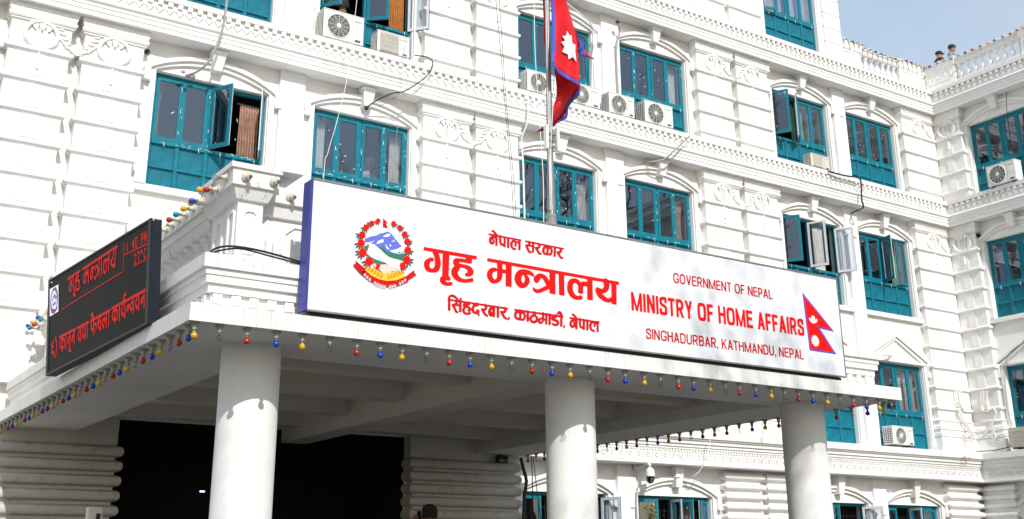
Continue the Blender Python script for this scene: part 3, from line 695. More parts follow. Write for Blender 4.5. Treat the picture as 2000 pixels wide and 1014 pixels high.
# left side: balustrade running back to the facade
ly = [(-8.75, -8.30), (-4.9, -4.5), (-1.35, -.60)]
for a, b in ly: pedestal(3.80, 4.06, a, b)
def side(x0, x1, a, b):
    mb = MB(); mb.box(x0, x1, a, b, PZ, PZ+.09); o = kobj(mb, 'balustrade_base', 'plate')
    c = MB()
    pr = [(x0+.02, 5.12), (x0, 5.13), (x0-.03, 5.22), (x0-.05, 5.23), (x0-.05, 5.33), (x0-.08, 5.335), (x0-.08, 5.50), (x1+.05, 5.50), (x1+.05, 5.12)]
    n = len(pr); c.add([(x, a, z) for x, z in pr]+[(x, b, z) for x, z in pr], [(i, (i+1)%n, (i+1)%n+n, i+n)[::-1] for i in range(n)]+[tuple(range(n)), tuple(range(2*n-1, n-1, -1))])
    c.obj('rail', 'plate', o)
    return o
bal = MB(); bal.lathe([(.08, 0), (.08, .05), (.05, .07), (.065, .11), (.10, .19), (.095, .25), (.055, .37), (.045, .42), (.07, .46), (.07, .48), (.09, .49), (.09, .545)], (0, 0, 0), 14)
BAL = bal.mesh('baluster', 'plate', True)
for a, b in ((-8.18, -5.02), (-4.38, -1.47)):
    o = side(3.82, 4.06, a, b); n = int((b-a)/.26)
    for j in range(n): link('baluster', BAL, o, (3.94, a+(b-a)*(j+.5)/n, PZ+.088))
kobj(MB().box(4.0, 12.6, -8.6, -.004, 4.49, 4.52), 'terrace_floor', 'plate')
# ------------------------------------------------------------------ strokes -> filled lettering
def text_mesh(name, strokes, polys, y, mt, parent, cell=.0075, mapf=None, grow=0.0):
    """union of round-nibbed strokes [(x,z,r)...] and bars [(x,z)...] turned into one filled outline (marching squares)"""
    allp = [(p[0], p[1], p[2]) for s in strokes for p in s]+[(p[0], p[1], 0) for q in polys for p in q]
    x0 = min(p[0]-p[2] for p in allp)-3*cell; x1 = max(p[0]+p[2] for p in allp)+3*cell
    z0 = min(p[1]-p[2] for p in allp)-3*cell; z1 = max(p[1]+p[2] for p in allp)+3*cell
    nx = int((x1-x0)/cell)+1; nz = int((z1-z0)/cell)+1
    X, Z = np.meshgrid(x0+cell*np.arange(nx), z0+cell*np.arange(nz), indexing='ij')
    D = np.full(X.shape, 1.0)
    def sub(a, b, c, d):
        i0 = max(0, int((a-x0)/cell)-3); i1 = min(nx, int((b-x0)/cell)+5); j0 = max(0, int((c-z0)/cell)-3); j1 = min(nz, int((d-z0)/cell)+5)
        return np.s_[i0:i1, j0:j1]
    for s in strokes:
        p = np.array(s, float)
        if len(p) > 2:                                     # Catmull-Rom resample
            q = np.vstack([2*p[0]-p[1], p, 2*p[-1]-p[-2]]); out = []
            for i in range(1, len(q)-2):
                for t in np.linspace(0, 1, 6, endpoint=False):
                    out.append(.5*((2*q[i])+(-q[i-1]+q[i+1])*t+(2*q[i-1]-5*q[i]+4*q[i+1]-q[i+2])*t*t+(-q[i-1]+3*q[i]-3*q[i+1]+q[i+2])*t**3))
            out.append(p[-1]); p = np.array(out)
        if len(p) == 1: p = np.vstack([p, p+1e-5])
        for a, b in zip(p[:-1], p[1:]):
            rm_ = max(a[2], b[2]); k = sub(min(a[0], b[0])-rm_, max(a[0], b[0])+rm_, min(a[1], b[1])-rm_, max(a[1], b[1])+rm_)
            ex, ez = b[0]-a[0], b[1]-a[1]; L = ex*ex+ez*ez+1e-12
            t = np.clip(((X[k]-a[0])*ex+(Z[k]-a[1])*ez)/L, 0, 1)
            d = np.hypot(X[k]-a[0]-t*ex, Z[k]-a[1]-t*ez)-(a[2]+(b[2]-a[2])*t)
            D[k] = np.minimum(D[k], d)
    for q in polys:
        q = np.array(q, float)
        if (q[:, 0]*np.roll(q[:, 1], -1)-np.roll(q[:, 0], -1)*q[:, 1]).sum() < 0: q = q[::-1]
        k = sub(q[:, 0].min(), q[:, 0].max(), q[:, 1].min(), q[:, 1].max()); d = np.full(X[k].shape, -9.0)
        for a, b in zip(q, np.roll(q, -1, 0)):
            e = b-a; e /= np.hypot(*e); d = np.maximum(d, (X[k]-a[0])*e[1]-(Z[k]-a[1])*e[0])
        D[k] = np.minimum(D[k], d)
    D -= grow
    V = []; idx = {}; F = []
    def vert(key, x, z):
        if key not in idx: idx[key] = len(V); V.append((x, z))
        return idx[key]
    ins = D < 0
    cells = np.argwhere(ins[:-1, :-1] | ins[1:, :-1] | ins[:-1, 1:] | ins[1:, 1:])
    for i, j in cells:
        i = int(i); j = int(j)
        c = [(i, j), (i+1, j), (i+1, j+1), (i, j+1)]; f = []
        for m in range(4):
            a = c[m]; b = c[(m+1) % 4]; da, db = D[a], D[b]
            if da < 0: f.append(vert(a, x0+cell*a[0], z0+cell*a[1]))
            if (da < 0) != (db < 0):
                t = da/(da-db); key = (a, b) if a < b else (b, a)
                f.append(vert(key, x0+cell*(a[0]+t*(b[0]-a[0])), z0+cell*(a[1]+t*(b[1]-a[1]))))
        if len(f) > 2: F.append(tuple(f))
    mp = mapf or (lambda x, z: (x, y, z))
    me = bpy.data.meshes.new(name); me.from_pydata([mp(*p) for p in V], [], F); me.materials.append(M[mt]); me.update()
    return link(name, me, parent)
# ------------------------------------------------------------------ the ministry sign
SGY = -9.66
SG = thing('ministry_sign', 'long white sign board with red lettering, crest and flag above the canopy edge', 'sign', (8.2, SGY, 3.96))
SO = Vector((-8.2, -SGY, -3.96))
def sobj(mb, name, m, **k): o = mb.obj(name, m, SG, **k); o.location = SO; return o
sobj(MB().box(4.36, 12.07, SGY+.002, SGY+.17, 4.02, 5.335), 'back_box', 'metal')
sobj(MB().box(4.345, 12.09, SGY-.012, SGY+.001, 4.012, 5.34), 'face', 'signw')
sobj(MB().box(4.318, 4.344, SGY-.014, SGY+.17, 4.00, 5.345), 'side_panel', 'signb')
fr = MB(); fr.box(4.345, 12.10, SGY-.020, SGY+.02, 5.340, 5.358); fr.box(4.345, 12.10, SGY-.022, SGY+.02, 3.995, 4.013); fr.box(12.0905, 12.104, SGY-.021, SGY+.17, 4.013, 5.34)
sobj(fr, 'edge_trim', 'metal')
sobj(MB().box(4.38, 12.05, SGY+.03, SGY+.15, 3.958, 3.994), 'gap_shade_strip', 'black')  # black strip added to stand for the shaded gap under the sign
YL = SGY-.016
def pxs(org, s, strokes=(), polys=(), rs=.0067):
    """crop pixels -> sign plane metres"""
    def P(q): a = ony(org[0]+q[0]*s, org[1]+q[1]*s, SGY-.012); return a[0], a[2]
    def rad(q):
        a = ony(org[0]+(q[0]-q[2])*s, org[1]+q[1]*s, SGY); b = ony(org[0]+(q[0]+q[2])*s, org[1]+q[1]*s, SGY); return (b[0]-a[0])/2
    return [[(*P(q), rad(q)) for q in st] for st in strokes], [[P(q) for q in pl] for pl in polys]
def letters(name, parts, m, grow):
    st, pl = [], []
    for org, s, a, b in parts: x, y_ = pxs(org, s, a, b); st += x; pl += y_
    o = text_mesh(name, st, pl, YL, m, SG, grow=grow); o.location = SO; return o, st, pl
C1 = ((820, 470), 200/1690)
st1 = [[(205,312,20),(165,315,22),(122,358,34),(110,395,40),(133,465,35),(200,496,22),(268,470,36),(293,400,43),(293,345,43),(281,265,39),(248,185,38)],
       [(475,628,24),(405,615,28),(372,650,40),(400,695,30),(450,718,20),(512,712,20)],
       [(800,345,22),(700,328,20),(620,325,24),(592,358,42),(620,400,26),(720,422,20),(800,455,30),(836,510,44),(815,552,28),(768,562,20)],
       [(630,425,34),(580,490,46),(570,540,48),(600,600,40),(660,645,28),(750,665,19),(858,650,22)]]
pl1 = [[(67,112),(930,262),(930,305),(67,155)], [(380,180),(478,200),(467,590),(372,575)], [(765,240),(855,255),(850,376),(762,360)]]
C2 = ((940, 490), .14)
st2 = [[(195,262,17),(150,268,22),(118,310,31),(118,360,33),(150,415,26),(205,425,18),(246,385,28),(256,330,33),(256,170,33)],
       [(720,340,12),(670,305,21),(600,295,27),(545,310,34),(512,365,42),(515,420,42),(550,475,31),(600,480,24),(637,430,29),(636,385,25),(605,335,10)],
       [(768,400,36),(800,360,28),(840,347,20),(885,380,26),(915,430,28),(945,480,28)], [(950,490,22),(880,530,19),(800,562,18),(748,552,17),(724,522,7)],
       [(1383,560,30),(1384,500,28),(1350,440,23),(1300,415,21),(1250,440,30),(1236,500,35),(1240,560,35),(1275,620,29),(1330,655,19),(1386,652,21)],
       [(1395,490,22),(1420,460,22),(1475,468,22)],
       [(1735,430,34),(1748,480,34),(1735,530,30),(1690,562,20),(1622,548,28)], [(1620,555,28),(1650,612,30),(1710,665,25),(1770,692,19),(1830,675,22)]]
pl2 = [[(85,107),(1915,437),(1915,470),(85,142)], [(285,262),(346,272),(346,312),(285,302)], [(345,165),(418,185),(415,500),(342,487)], [(952,280),(1025,300),(1028,602),(955,590)],
       [(1082,308),(1150,322),(1155,622),(1087,610)], [(1350,560),(1418,570),(1416,585),(1350,574)], [(1478,380),(1545,395),(1550,688),(1480,677)], [(1815,435),(1880,450),(1882,745),(1820,735)]]
_, ST1, PL1 = letters('nepali_title', [(*C1, st1, pl1), (*C2, st2, pl2)], 'red', .005)
C4 = ((940, 440), .09)
st4 = [[(235,122,11),(262,130,14),(295,172,18),(332,215,18)], [(325,292,11),(285,265,12),(240,258,15),(203,285,22),(190,330,23),(205,375,21),(240,395,15),(266,368,15),(265,330,14),(248,300,9)],
       [(408,240,19),(409,340,19),(423,398,18),(460,425,15),(500,415,12)], [(742,440,17),(742,375,16),(715,338,14),(682,345,15),(656,385,21),(650,430,21),(665,480,18),(700,513,13),(738,516,13)], [(752,385,12),(780,365,10),(818,378,12)],
       [(1030,360,17),(1042,400,18),(1022,430,15),(985,440,13),(962,440,9)], [(975,455,15),(1008,520,19),(1040,575,17),(1075,590,10)],
       [(1240,410,17),(1262,450,19),(1240,488,15),(1190,490,14),(1172,486,8)], [(1185,498,16),(1222,560,19),(1255,610,16),(1298,620,10)],
       [(1425,480,10),(1375,475,15),(1346,520,21),(1346,570,21),(1370,615,15),(1430,630,12)], [(1450,490,10),(1500,495,15),(1524,540,19),(1522,590,18),(1500,630,15),(1475,635,12)],
       [(1705,505,17),(1728,545,19),(1705,583,15),(1660,585,14),(1642,580,8)], [(1652,595,16),(1693,655,19),(1725,703,15),(1766,712,10)]]
pl4 = [[(160,185),(865,318),(862,335),(160,205)], [(955,337),(1788,503),(1785,522),(957,357)], [(312,205),(348,215),(342,443),(307,435)], [(490,246),(525,254),(520,475),(485,465)], [(562,260),(600,268),(598,490),(560,482)],
       [(808,310),(845,318),(842,535),(803,528)], [(1035,432),(1110,442),(1110,463),(1032,453)], [(1107,362),(1144,370),(1135,590),(1100,582)], [(1422,430),(1460,438),(1448,650),(1412,643)], [(1579,460),(1614,468),(1605,682),(1570,675)]]
_, ST4, PL4 = letters('nepali_heading', [(*C4, st4, pl4)], 'dred', .0045)
C3 = ((860, 560), .16)
st3 = [[(105,160,10),(108,128,9),(135,110,9),(170,120,10),(213,155,7)], [(195,178,10),(196,203,11),(170,220,9),(144,224,6)], [(152,228,9),(175,265,11),(190,302,10),(212,312,6)], [(248,150,10)],
       [(345,214,8),(300,209,9),(286,226,11),(302,240,8),(340,250,9),(361,272,12),(350,291,9),(336,289,6)], [(298,250,10),(280,285,12),(291,316,10),(325,331,8),(362,324,8)],
       [(447,226,10),(412,233,10),(396,265,12),(399,300,12),(425,320,10),(454,313,10),(462,296,11),(443,290,7)], [(460,318,9),(468,348,8)],
       [(545,222,10),(559,255,11),(540,278,9),(502,275,6)], [(512,284,9),(540,330,11),(572,358,7)], [(642,268,8),(610,270,10),(595,305,12),(606,343,10),(642,350,8)], [(605,292,6),(640,340,6)],
       [(780,260,10),(796,290,11),(775,310,9),(737,305,6)], [(746,316,9),(775,365,11),(806,392,7)], [(838,380,8),(828,402,4)],
       [(968,310,8),(926,310,10),(913,345,12),(926,384,10),(968,395,8)], [(985,315,8),(1015,320,9),(1029,355,11),(1021,393,9),(1000,405,7)],
       [(1148,345,8),(1112,365,11),(1100,395,11),(1115,424,10),(1145,432,9),(1174,414,11),(1178,380,11),(1148,345,8)],
       [(1226,387,7),(1206,405,9),(1205,430,10),(1225,441,8),(1245,425,9),(1252,390,10),(1252,325,10)],
       [(1407,370,8),(1372,372,9),(1366,393,10),(1390,407,9),(1425,420,11),(1436,445,11),(1415,467,9),(1380,462,8),(1364,447,5)], [(1477,352,9),(1460,328,8),(1428,325,5)], [(1479,345,8),(1470,318,7),(1440,304,4)], [(1512,480,8),(1505,500,4)],
       [(1662,430,7),(1640,413,7),(1613,411,8),(1591,437,11),(1591,470,11),(1611,491,8),(1632,475,9),(1630,442,7)], [(1612,338,7),(1635,355,9),(1662,388,9)],
       [(1703,395,10),(1703,460,10),(1715,493,9),(1745,500,8)], [(1882,480,9),(1882,447,8),(1860,433,7),(1837,450,10),(1829,485,11),(1841,524,9),(1875,541,7)], [(1890,450,6),(1915,446,6)]]
pl3 = [[(90,150),(825,262),(823,275),(92,163)], [(905,275),(1497,360),(1495,376),(907,288)], [(1575,375),(1940,430),(1938,442),(1577,388)], [(95,155),(118,160),(118,290),(95,288)], [(185,215),(232,222),(232,236),(185,229)],
       [(231,165),(254,169),(253,308),(230,304)], [(336,183),(358,187),(358,222),(335,218)], [(436,198),(460,202),(460,235),(435,231)], [(640,232),(665,236),(662,368),(638,364)], [(690,240),(713,244),(712,377),(690,373)],
       [(965,280),(988,284),(985,412),(962,408)], [(1055,294),(1078,298),(1076,425),(1054,421)], [(1135,305),(1156,308),(1156,342),(1135,340)], [(1250,389),(1285,394),(1285,408),(1250,403)], [(1283,325),(1304,328),(1301,458),(1281,455)],
       [(1322,330),(1345,333),(1343,465),(1320,461)], [(1395,340),(1418,344),(1418,374),(1395,371)], [(1466,350),(1489,354),(1485,487),(1463,483)], [(1650,380),(1673,384),(1670,515),(1648,511)], [(1740,395),(1762,399),(1760,525),(1738,521)],
       [(1783,402),(1805,405),(1803,532),(1782,528)], [(1910,422),(1930,425),(1928,550),(1908,546)]]
_, ST3, PL3 = letters('nepali_address', [(*C3, st3, pl3)], 'dred', .0045)
def caps(ch, t):
    """plain sans-serif capital, height 1: (width, bars, curves) with stem width t"""
    h = t/2; k = h*.86; B_ = []; S_ = []
    V = lambda x: B_.append([(x-h, 0), (x+h, 0), (x+h, 1), (x-h, 1)])
    H = lambda x0, x1, y: B_.append([(x0, y-k), (x1, y-k), (x1, y+k), (x0, y+k)])
    D = lambda x0, y0, x1, y1, f=1.05: B_.append([(x0-h*f, y0), (x0+h*f, y0), (x1+h*f, y1), (x1-h*f, y1)])
    C = lambda *p: S_.append([(x, y, h*.95) for x, y in p])
    lo, hi = k, 1-k
    def bowl(x0, x1, y0, y1):
        m = (y0+y1)/2; r = (y1-y0)/2; C((x0, y1), (x1-r*.75, y1), (x1-r*.2, y1-r*.3), (x1, m), (x1-r*.2, y0+r*.3), (x1-r*.75, y0), (x0, y0))
    w = .62
    if ch == 'A': w = .70; D(h, 0, .35, 1); D(w-h, 0, .35, 1); H(.18, .52, .30)
    elif ch == 'B': w = .66; V(h); bowl(h, w-h*1.3, .52, hi); bowl(h, w-h, lo, .52)
    elif ch == 'D': w = .70; V(h); C((h, hi), (.34, hi), (.56, .84), (w-h, .5), (.56, .16), (.34, lo), (h, lo))
    elif ch == 'E': w = .60; V(h); H(h, w, lo); H(h, w, hi); H(h, w-.05, .53)
    elif ch == 'F': w = .56; V(h); H(h, w, hi); H(h, w-.06, .50)
    elif ch == 'G': w = .74; C((w-h, .72), (.62, .90), (.38, hi), (.16, .86), (h, .5), (.16, .14), (.38, lo), (.60, .09), (w-h, .20)); H(.42, w, .42); B_.append([(w-t, .14), (w, .14), (w, .45), (w-t, .45)])
    elif ch == 'H': w = .68; V(h); V(w-h); H(h, w-h, .53)
    elif ch == 'I': w = t; V(h)
    elif ch == 'K': w = .68; V(h); D(h, .32, w-h*1.1, 1); D(w-h*1.05, 0, .30, .58)
    elif ch == 'L': w = .54; V(h); H(h, w, lo)
    elif ch == 'M': w = .90; V(h); V(w-h); D(.45, 0, h, 1, .8); D(.45, 0, w-h, 1, .8)
    elif ch == 'N': w = .68; V(h); V(w-h); D(w-h, 0, h, 1)
    elif ch == 'O': w = .76; C((.38, hi), (.16, .87), (h, .5), (.16, .13), (.38, lo), (w-.16, .13), (w-h, .5), (w-.16, .87), (.38, hi))
    elif ch == 'P': w = .62; V(h); bowl(h, w-h, .44, hi)
    elif ch == 'R': w = .68; V(h); bowl(h, w-h*1.3, .47, hi); D(w-h*1.05, 0, .34, .46)
    elif ch == 'S': w = .63; C((w-h, .74), (.50, .91), (.30, hi), (.12, .86), (h+.01, .73), (.14, .60), (.34, .52), (.52, .43), (w-h, .28), (.52, .11), (.32, lo), (.11, .10), (h, .29))
    elif ch == 'T': w = .60; V(.30); H(0, w, hi)
    elif ch == 'U': w = .68; B_.append([(0, .3), (t, .3), (t, 1), (0, 1)]); B_.append([(w-t, .3), (w, .3), (w, 1), (w-t, 1)]); C((h, .34), (.14, .12), (.34, lo), (w-.14, .12), (w-h, .34))
    elif ch == 'V': w = .66; D(.33, 0, h, 1); D(.33, 0, w-h, 1)
    elif ch == 'Y': w = .66; B_.append([(.33-h, 0), (.33+h, 0), (.33+h, .44), (.33-h, .44)]); D(.33, .40, h, 1); D(.33, .40, w-h, 1)
    elif ch == ',': w = t; B_.append([(0, 0), (t, 0), (t, t), (0, t)]); D(h, 0, h*.5, -.14, .5)
    else: w = .26
    return w, B_, S_
def english(name, txt, x0, x1, z0, zc, m, t, grow=0.0):
    gs = [caps(c, t) for c in txt]; gap = .10; tot = sum(g[0] for g in gs)+gap*(len(gs)-1); sx = (x1-x0)/tot; sz = zc-z0; c = 0; st, pl = [], []
    for w, B_, S_ in gs:
        pl += [[(x0+(c+x)*sx, z0+z*sz) for x, z in q] for q in B_]; st += [[(x0+(c+x)*sx, z0+z*sz, r*(sx+sz)/2) for x, z, r in q] for q in S_]; c += w+gap
    o = text_mesh(name, st, pl, YL, m, SG, .006, grow=grow); o.location = SO; return o
english('english_heading', 'GOVERNMENT OF NEPAL', 9.11, 10.82, 4.905, 5.03, 'dred', .155)
english('english_title', 'MINISTRY OF HOME AFFAIRS', 8.43, 11.36, 4.48, 4.705, 'red', .205)
english('english_address', 'SINGHADURBAR, KATHMANDU, NEPAL', 8.635, 11.31, 4.165, 4.29, 'dred', .155)
# flag printed on the sign
def flat(name, polys, layer, m, parent=SG):
    mb = MB()
    for p in polys: mb.xz(p, YL-.0012*layer, YL-.0012*layer+.0008)
    o = mb.obj(name, m, parent)
    if parent is SG: o.location = SO
    return o
FO = [(11.40, 5.06), (11.95, 4.595), (11.66, 4.62), (11.95, 4.295), (11.44, 4.30)]
def inset(p, d):
    n = len(p); a = sum(p[i][0]*p[(i+1)%n][1]-p[(i+1)%n][0]*p[i][1] for i in range(n)); sg = 1 if a > 0 else -1; out = []
    for i in range(n):
        A, Bq, C_ = np.array(p[i-1]), np.array(p[i]), np.array(p[(i+1) % n]); e1 = (Bq-A)/np.linalg.norm(Bq-A); e2 = (C_-Bq)/np.linalg.norm(C_-Bq)
        n1 = np.array([-e1[1], e1[0]])*sg; n2 = np.array([-e2[1], e2[0]])*sg; b = n1+n2; b /= max(.25, 1+n1@n2); out.append(tuple(Bq+b*d))
    return out
FO = [(11.395, 5.07), (11.95, 4.60), (11.66, 4.62), (11.95, 4.295), (11.435, 4.30)]
def tri_split(p): return [[p[0], p[1], p[2]], [p[0], p[2], p[4]], [p[2], p[3], p[4]]]
flat('printed_flag_border', tri_split(FO), 0, 'fblue'); fi = inset(FO, .022); flat('printed_flag_field', tri_split(fi), 1, 'red')
def star(cx, cz, ro, ri, n, sx=1.0): return [(cx+sx*(ro if k % 2 == 0 else ri)*math.sin(math.pi*k/n), cz+(ro if k % 2 == 0 else ri)*math.cos(math.pi*k/n)) for k in range(2*n)]
flat('printed_sun', [star(11.555, 4.435, .082, .060, 12)], 2, 'ewhite')
moon = [(11.555+.085*math.sin(t), 4.745-.075*math.cos(t)) for t in [(-1.35+2.7*i/12) for i in range(13)]]+[(11.555+.062*math.sin(t), 4.757-.045*math.cos(t)) for t in [(1.25-2.5*i/12) for i in range(13)]]
mo = MB()
for i in range(12): mo.add([(moon[i][0], YL-.0024, moon[i][1]), (moon[i+1][0], YL-.0024, moon[i+1][1]), (moon[24-i][0], YL-.0024, moon[24-i][1]), (moon[25-i][0], YL-.0024, moon[25-i][1])], [(0, 1, 2, 3)])
mo.xz(star(11.555, 4.735, .045, .03, 8), YL-.0028, YL-.002); o = mo.obj('printed_moon', 'ewhite', SG); o.location = SO
# national crest, drawn from the crop (680,410)+q*.1676
def E(q): a = ony(680+q[0]*.1676, 410+q[1]*.1676, SGY-.012); return a[0], a[2]
def crest(name, polys, layer, m): return flat(name, [[E(q) for q in p] for p in polys], layer, m)
def fan(p): c = (sum(q[0] for q in p)/len(p), sum(q[1] for q in p)/len(p)); return [[c, p[i], p[(i+1) % len(p)]] for i in range(len(p))]
crest('crest_mountain', [[(190,340),(260,312),(330,298),(375,275),(420,235),(500,275),(540,330)], [(190,340),(540,330),(590,390),(655,470),(640,500),(500,500),(380,470),(320,410),(200,375)]], 0, 'eblue')
crest('crest_snow', [[(375,275),(420,235),(460,250),(430,262),(400,270)], [(400,315),(450,280),(495,285),(480,305),(450,318)], [(325,400),(345,365),(405,340),(412,375),(370,390)], [(205,385),(270,375),(310,355),(260,395),(210,400)],
                     [(428,398),(480,460),(455,460),(440,435)], [(475,405),(505,412),(488,432)], [(500,375),(545,345),(530,372)], [(480,478),(560,460),(600,440),(650,425),(648,480),(612,505),(600,480),(575,500),(520,500)]], 1, 'ewhite')
crest('crest_hills', [[(165,440),(235,405),(250,460),(200,480)], [(360,440),(400,430),(440,480),(520,505),(590,515),(690,505),(640,590),(560,580),(470,540),(420,500)], [(200,510),(260,545),(330,580),(430,610),(435,640),(320,640),(250,600)]], 2, 'egreen')
crest('crest_map', [[(245,410),(270,405),(300,400),(325,430),(300,480),(250,540),(215,510),(230,455)], [(325,430),(380,470),(420,520),(380,600),(310,575),(250,540),(300,480)], [(420,520),(470,555),(530,570),(605,590),(600,690),(540,670),(480,655),(430,615),(380,600)]], 3, 'ewhite')
flw = [(345,130),(270,160),(205,205),(158,295),(148,390),(165,500),(240,600),(525,160),(595,208),(655,285),(685,370),(690,470),(680,585),(630,650)]
fr_ = [32,36,40,46,50,54,55,32,34,38,40,46,50,40]
lv = []
for i, ((x, y_), r_) in enumerate(zip(flw, fr_)):
    out = 1 if i > 6 else -1
    for a in (0, .6, 1.25, 1.9):
        t = math.pi/2 - out*a*.8 + (.25 if i % 2 else -.1); cx_, cy_ = x+math.cos(t)*r_*1.15, y_+math.sin(t)*r_*1.15; px, pz = -math.sin(t)*r_*.20, math.cos(t)*r_*.20
        lv.append([(cx_-math.cos(t)*r_*.6, cy_-math.sin(t)*r_*.6), (cx_+px, cy_+pz), (cx_+math.cos(t)*r_*.62, cy_+math.sin(t)*r_*.62), (cx_-px, cy_-pz)])
crest('crest_leaves', lv, 4, 'eleaf')['kind'] = 'stuff'
for (x, y_), r_ in zip(flw, fr_):
    crest('crest_flower', [[(x+math.cos(t)*r_*(1 if k % 2 else .8), y_+math.sin(t)*r_*(1.02 if k % 2 else .82)) for k, t in enumerate([i*math.pi/7 for i in range(14)])]], 5, 'red')
def arcband(pts_o, pts_i): return [[pts_o[i], pts_o[i+1], pts_i[i+1], pts_i[i]] for i in range(len(pts_o)-1)]
crest('crest_yellow_field', arcband([(190,722),(270,780),(350,815),(450,832),(560,822),(658,790)], [(215,668),(300,685),(380,735),(450,752),(540,715),(645,725)]), 6, 'eyel')
ww = []
for sg, c0 in ((-1, (395, 785)), (1, (450, 800))):
    for k in range(6):
        bx, by = (c0[0]+sg*0-(35*k if sg < 0 else -32*k), c0[1]-(22*k if sg < 0 else 14*k))
        for j in (-1, 1):
            t = (math.pi+.55 if sg < 0 else -.45)+j*.55; ex, ey = bx+45*math.cos(t), by+45*math.sin(t); nx_, ny_ = -math.sin(t)*9, math.cos(t)*9
            ww.append([(bx, by), ((bx+ex)/2+nx_, (by+ey)/2+ny_), (ex, ey), ((bx+ex)/2-nx_, (by+ey)/2-ny_)])
crest('crest_wheat', ww, 7, 'eora')['kind'] = 'stuff'
crest('crest_hands', fan([(290,625),(345,640),(440,640),(500,665),(590,690),(560,712),(500,722),(480,740),(430,748),(390,735),(355,700),(295,665)]), 8, 'eskin')
crest('crest_cuff', [[(320,630),(372,640),(345,700),(315,690)], [(605,610),(655,640),(650,700),(610,690)]], 9, 'red')
crest('crest_ribbon', arcband([(145,750),(250,830),(340,875),(440,897),(560,890),(690,840)], [(190,705),(262,770),(350,812),(450,832),(560,822),(668,775)])+
      [[(75,590),(190,690),(190,740),(145,750),(90,690),(48,640),(85,632)], [(668,775),(765,700),(762,738),(792,755),(740,790),(700,812),(690,840)]], 10, 'dred')
crest('crest_small_flag', [[(405,102),(460,155),(432,152)], [(405,102),(432,152),(402,200)], [(432,152),(458,208),(402,200)]], 4, 'dred')
# motto on the ribbon: small white headline characters
mt_ = []
for k in range(17):
    t = k/16; bx = 185+470*t; by = 748+4*118*t*(1-t)*.92+60*t
    if k in (3, 9, 13): continue
    up = (-.30+.55*t); 
    mt_.append([(bx-13, by-4+up*-6), (bx+13, by+up*18-1), (bx+13, by+5+up*18-1), (bx-13, by+1+up*-6)])
    mt_.append([(bx+3, by), (bx+9, by), (bx+7, by+34), (bx+1, by+34)]); mt_.append([(bx-11, by+12), (bx+1, by+10), (bx+1, by+17), (bx-9, by+27), (bx-13, by+21)])
crest('crest_motto', mt_, 11, 'ewhite')['kind'] = 'stuff'
# ------------------------------------------------------------------ LED display on the canopy's left side
LQ = [onx(97, 548, 3.04), onx(92, 733, 3.04), onx(288, 632, 3.17), onx(295, 428, 3.17)]   # TL, BL, BR, TR
LN = np.cross(LQ[2]-LQ[1], LQ[3]-LQ[2]); LN /= np.linalg.norm(LN)
if LN[0] > 0: LN = -LN
def led(u, v, off=0.0): d = ray(u, v); p0 = LQ[1]+LN*off; return CAM+d*(((p0-CAM)@LN)/(d@LN))
LB = (LQ[1]+LQ[2])/2
LD_ = thing('led_display', 'black electronic display with red scrolling text beside the canopy balustrade', 'display', tuple(LB))
LO = Vector(-LB)
def lobj(mb, name, m): o = mb.obj(name, m, LD_); o.location = LO; return o
def slab8(mb, quad, n, t0, t1):
    a = [np.array(q)+n*t1 for q in quad]; b = [np.array(q)-n*t0 for q in quad]
    mb.add(a+b, [(0, 1, 2, 3), (7, 6, 5, 4), (0, 4, 5, 1), (1, 5, 6, 2), (2, 6, 7, 3), (3, 7, 4, 0)]); return mb
cen = sum(LQ)/4
lobj(slab8(MB(), [cen+(q-cen)*1.012 for q in LQ], LN, .11, -.012), 'casing', 'ledc')
lobj(slab8(MB(), [cen+(q-cen)*.992 for q in LQ], LN, .02, .0), 'screen', 'ledf')
bz = MB()
for i in range(4):
    a, b = LQ[i], LQ[(i+1) % 4]; ai, bi = cen+(a-cen)*.975, cen+(b-cen)*.975; ao, bo = cen+(a-cen)*1.014, cen+(b-cen)*1.014
    slab8(bz, [ao, bo, bi, ai], LN, .01, .012)
lobj(bz, 'bezel', 'ledc')
rv = MB()
for (u, v) in ((300, 429), (309, 428), (101, 552)): rv.ball(led(u, v, .014), .012, .012, .012, 6, 4)
lobj(rv, 'rivet', 'sashw')
def ledtext(name, strokes, pxmap, r=.013, m='ledr', cell=.011):
    """strokes in unit coords -> LED pixels -> plane coordinates (along, up)"""
    ex = (LQ[2]-LQ[1]); ex = ex/np.linalg.norm(ex); ez = np.cross(LN, ex); ez = ez if ez[2] > 0 else -ez
    S2 = []
    for s in strokes:
        l = []
        for p in s:
            q = led(*pxmap(p[0], p[1]), .003)-LQ[1]; l.append((q@ex, q@ez, r if len(p) < 3 or p[2] is None else p[2]))
        S2.append(l)
    def back(x, z): q = LQ[1]+ex*x+ez*z+LN*.003; return tuple(q)
    o = text_mesh(name, S2, [], 0, m, LD_, cell, back); o.location = LO; return o
def quadmap(TL, TR, BL, BR, org, s):
    def f(u, v):
        a = (TL[0]+(TR[0]-TL[0])*u, TL[1]+(TR[1]-TL[1])*u); b = (BL[0]+(BR[0]-BL[0])*u, BL[1]+(BR[1]-BL[1])*u)
        return org[0]+(b[0]+(a[0]-b[0])*v)*s, org[1]+(b[1]+(a[1]-b[1])*v)*s
    return f
xs_ = [p[0] for q in PL1 for p in q]; xa_, xb_ = min(xs_), max(xs_); zh = max(p[1] for p in PL1[0]); zl = min(p[1] for p in PL1[1])
un = lambda p: ((p[0]-xa_)/(xb_-xa_), (p[1]-zl)/(zh-zl))
bars = []
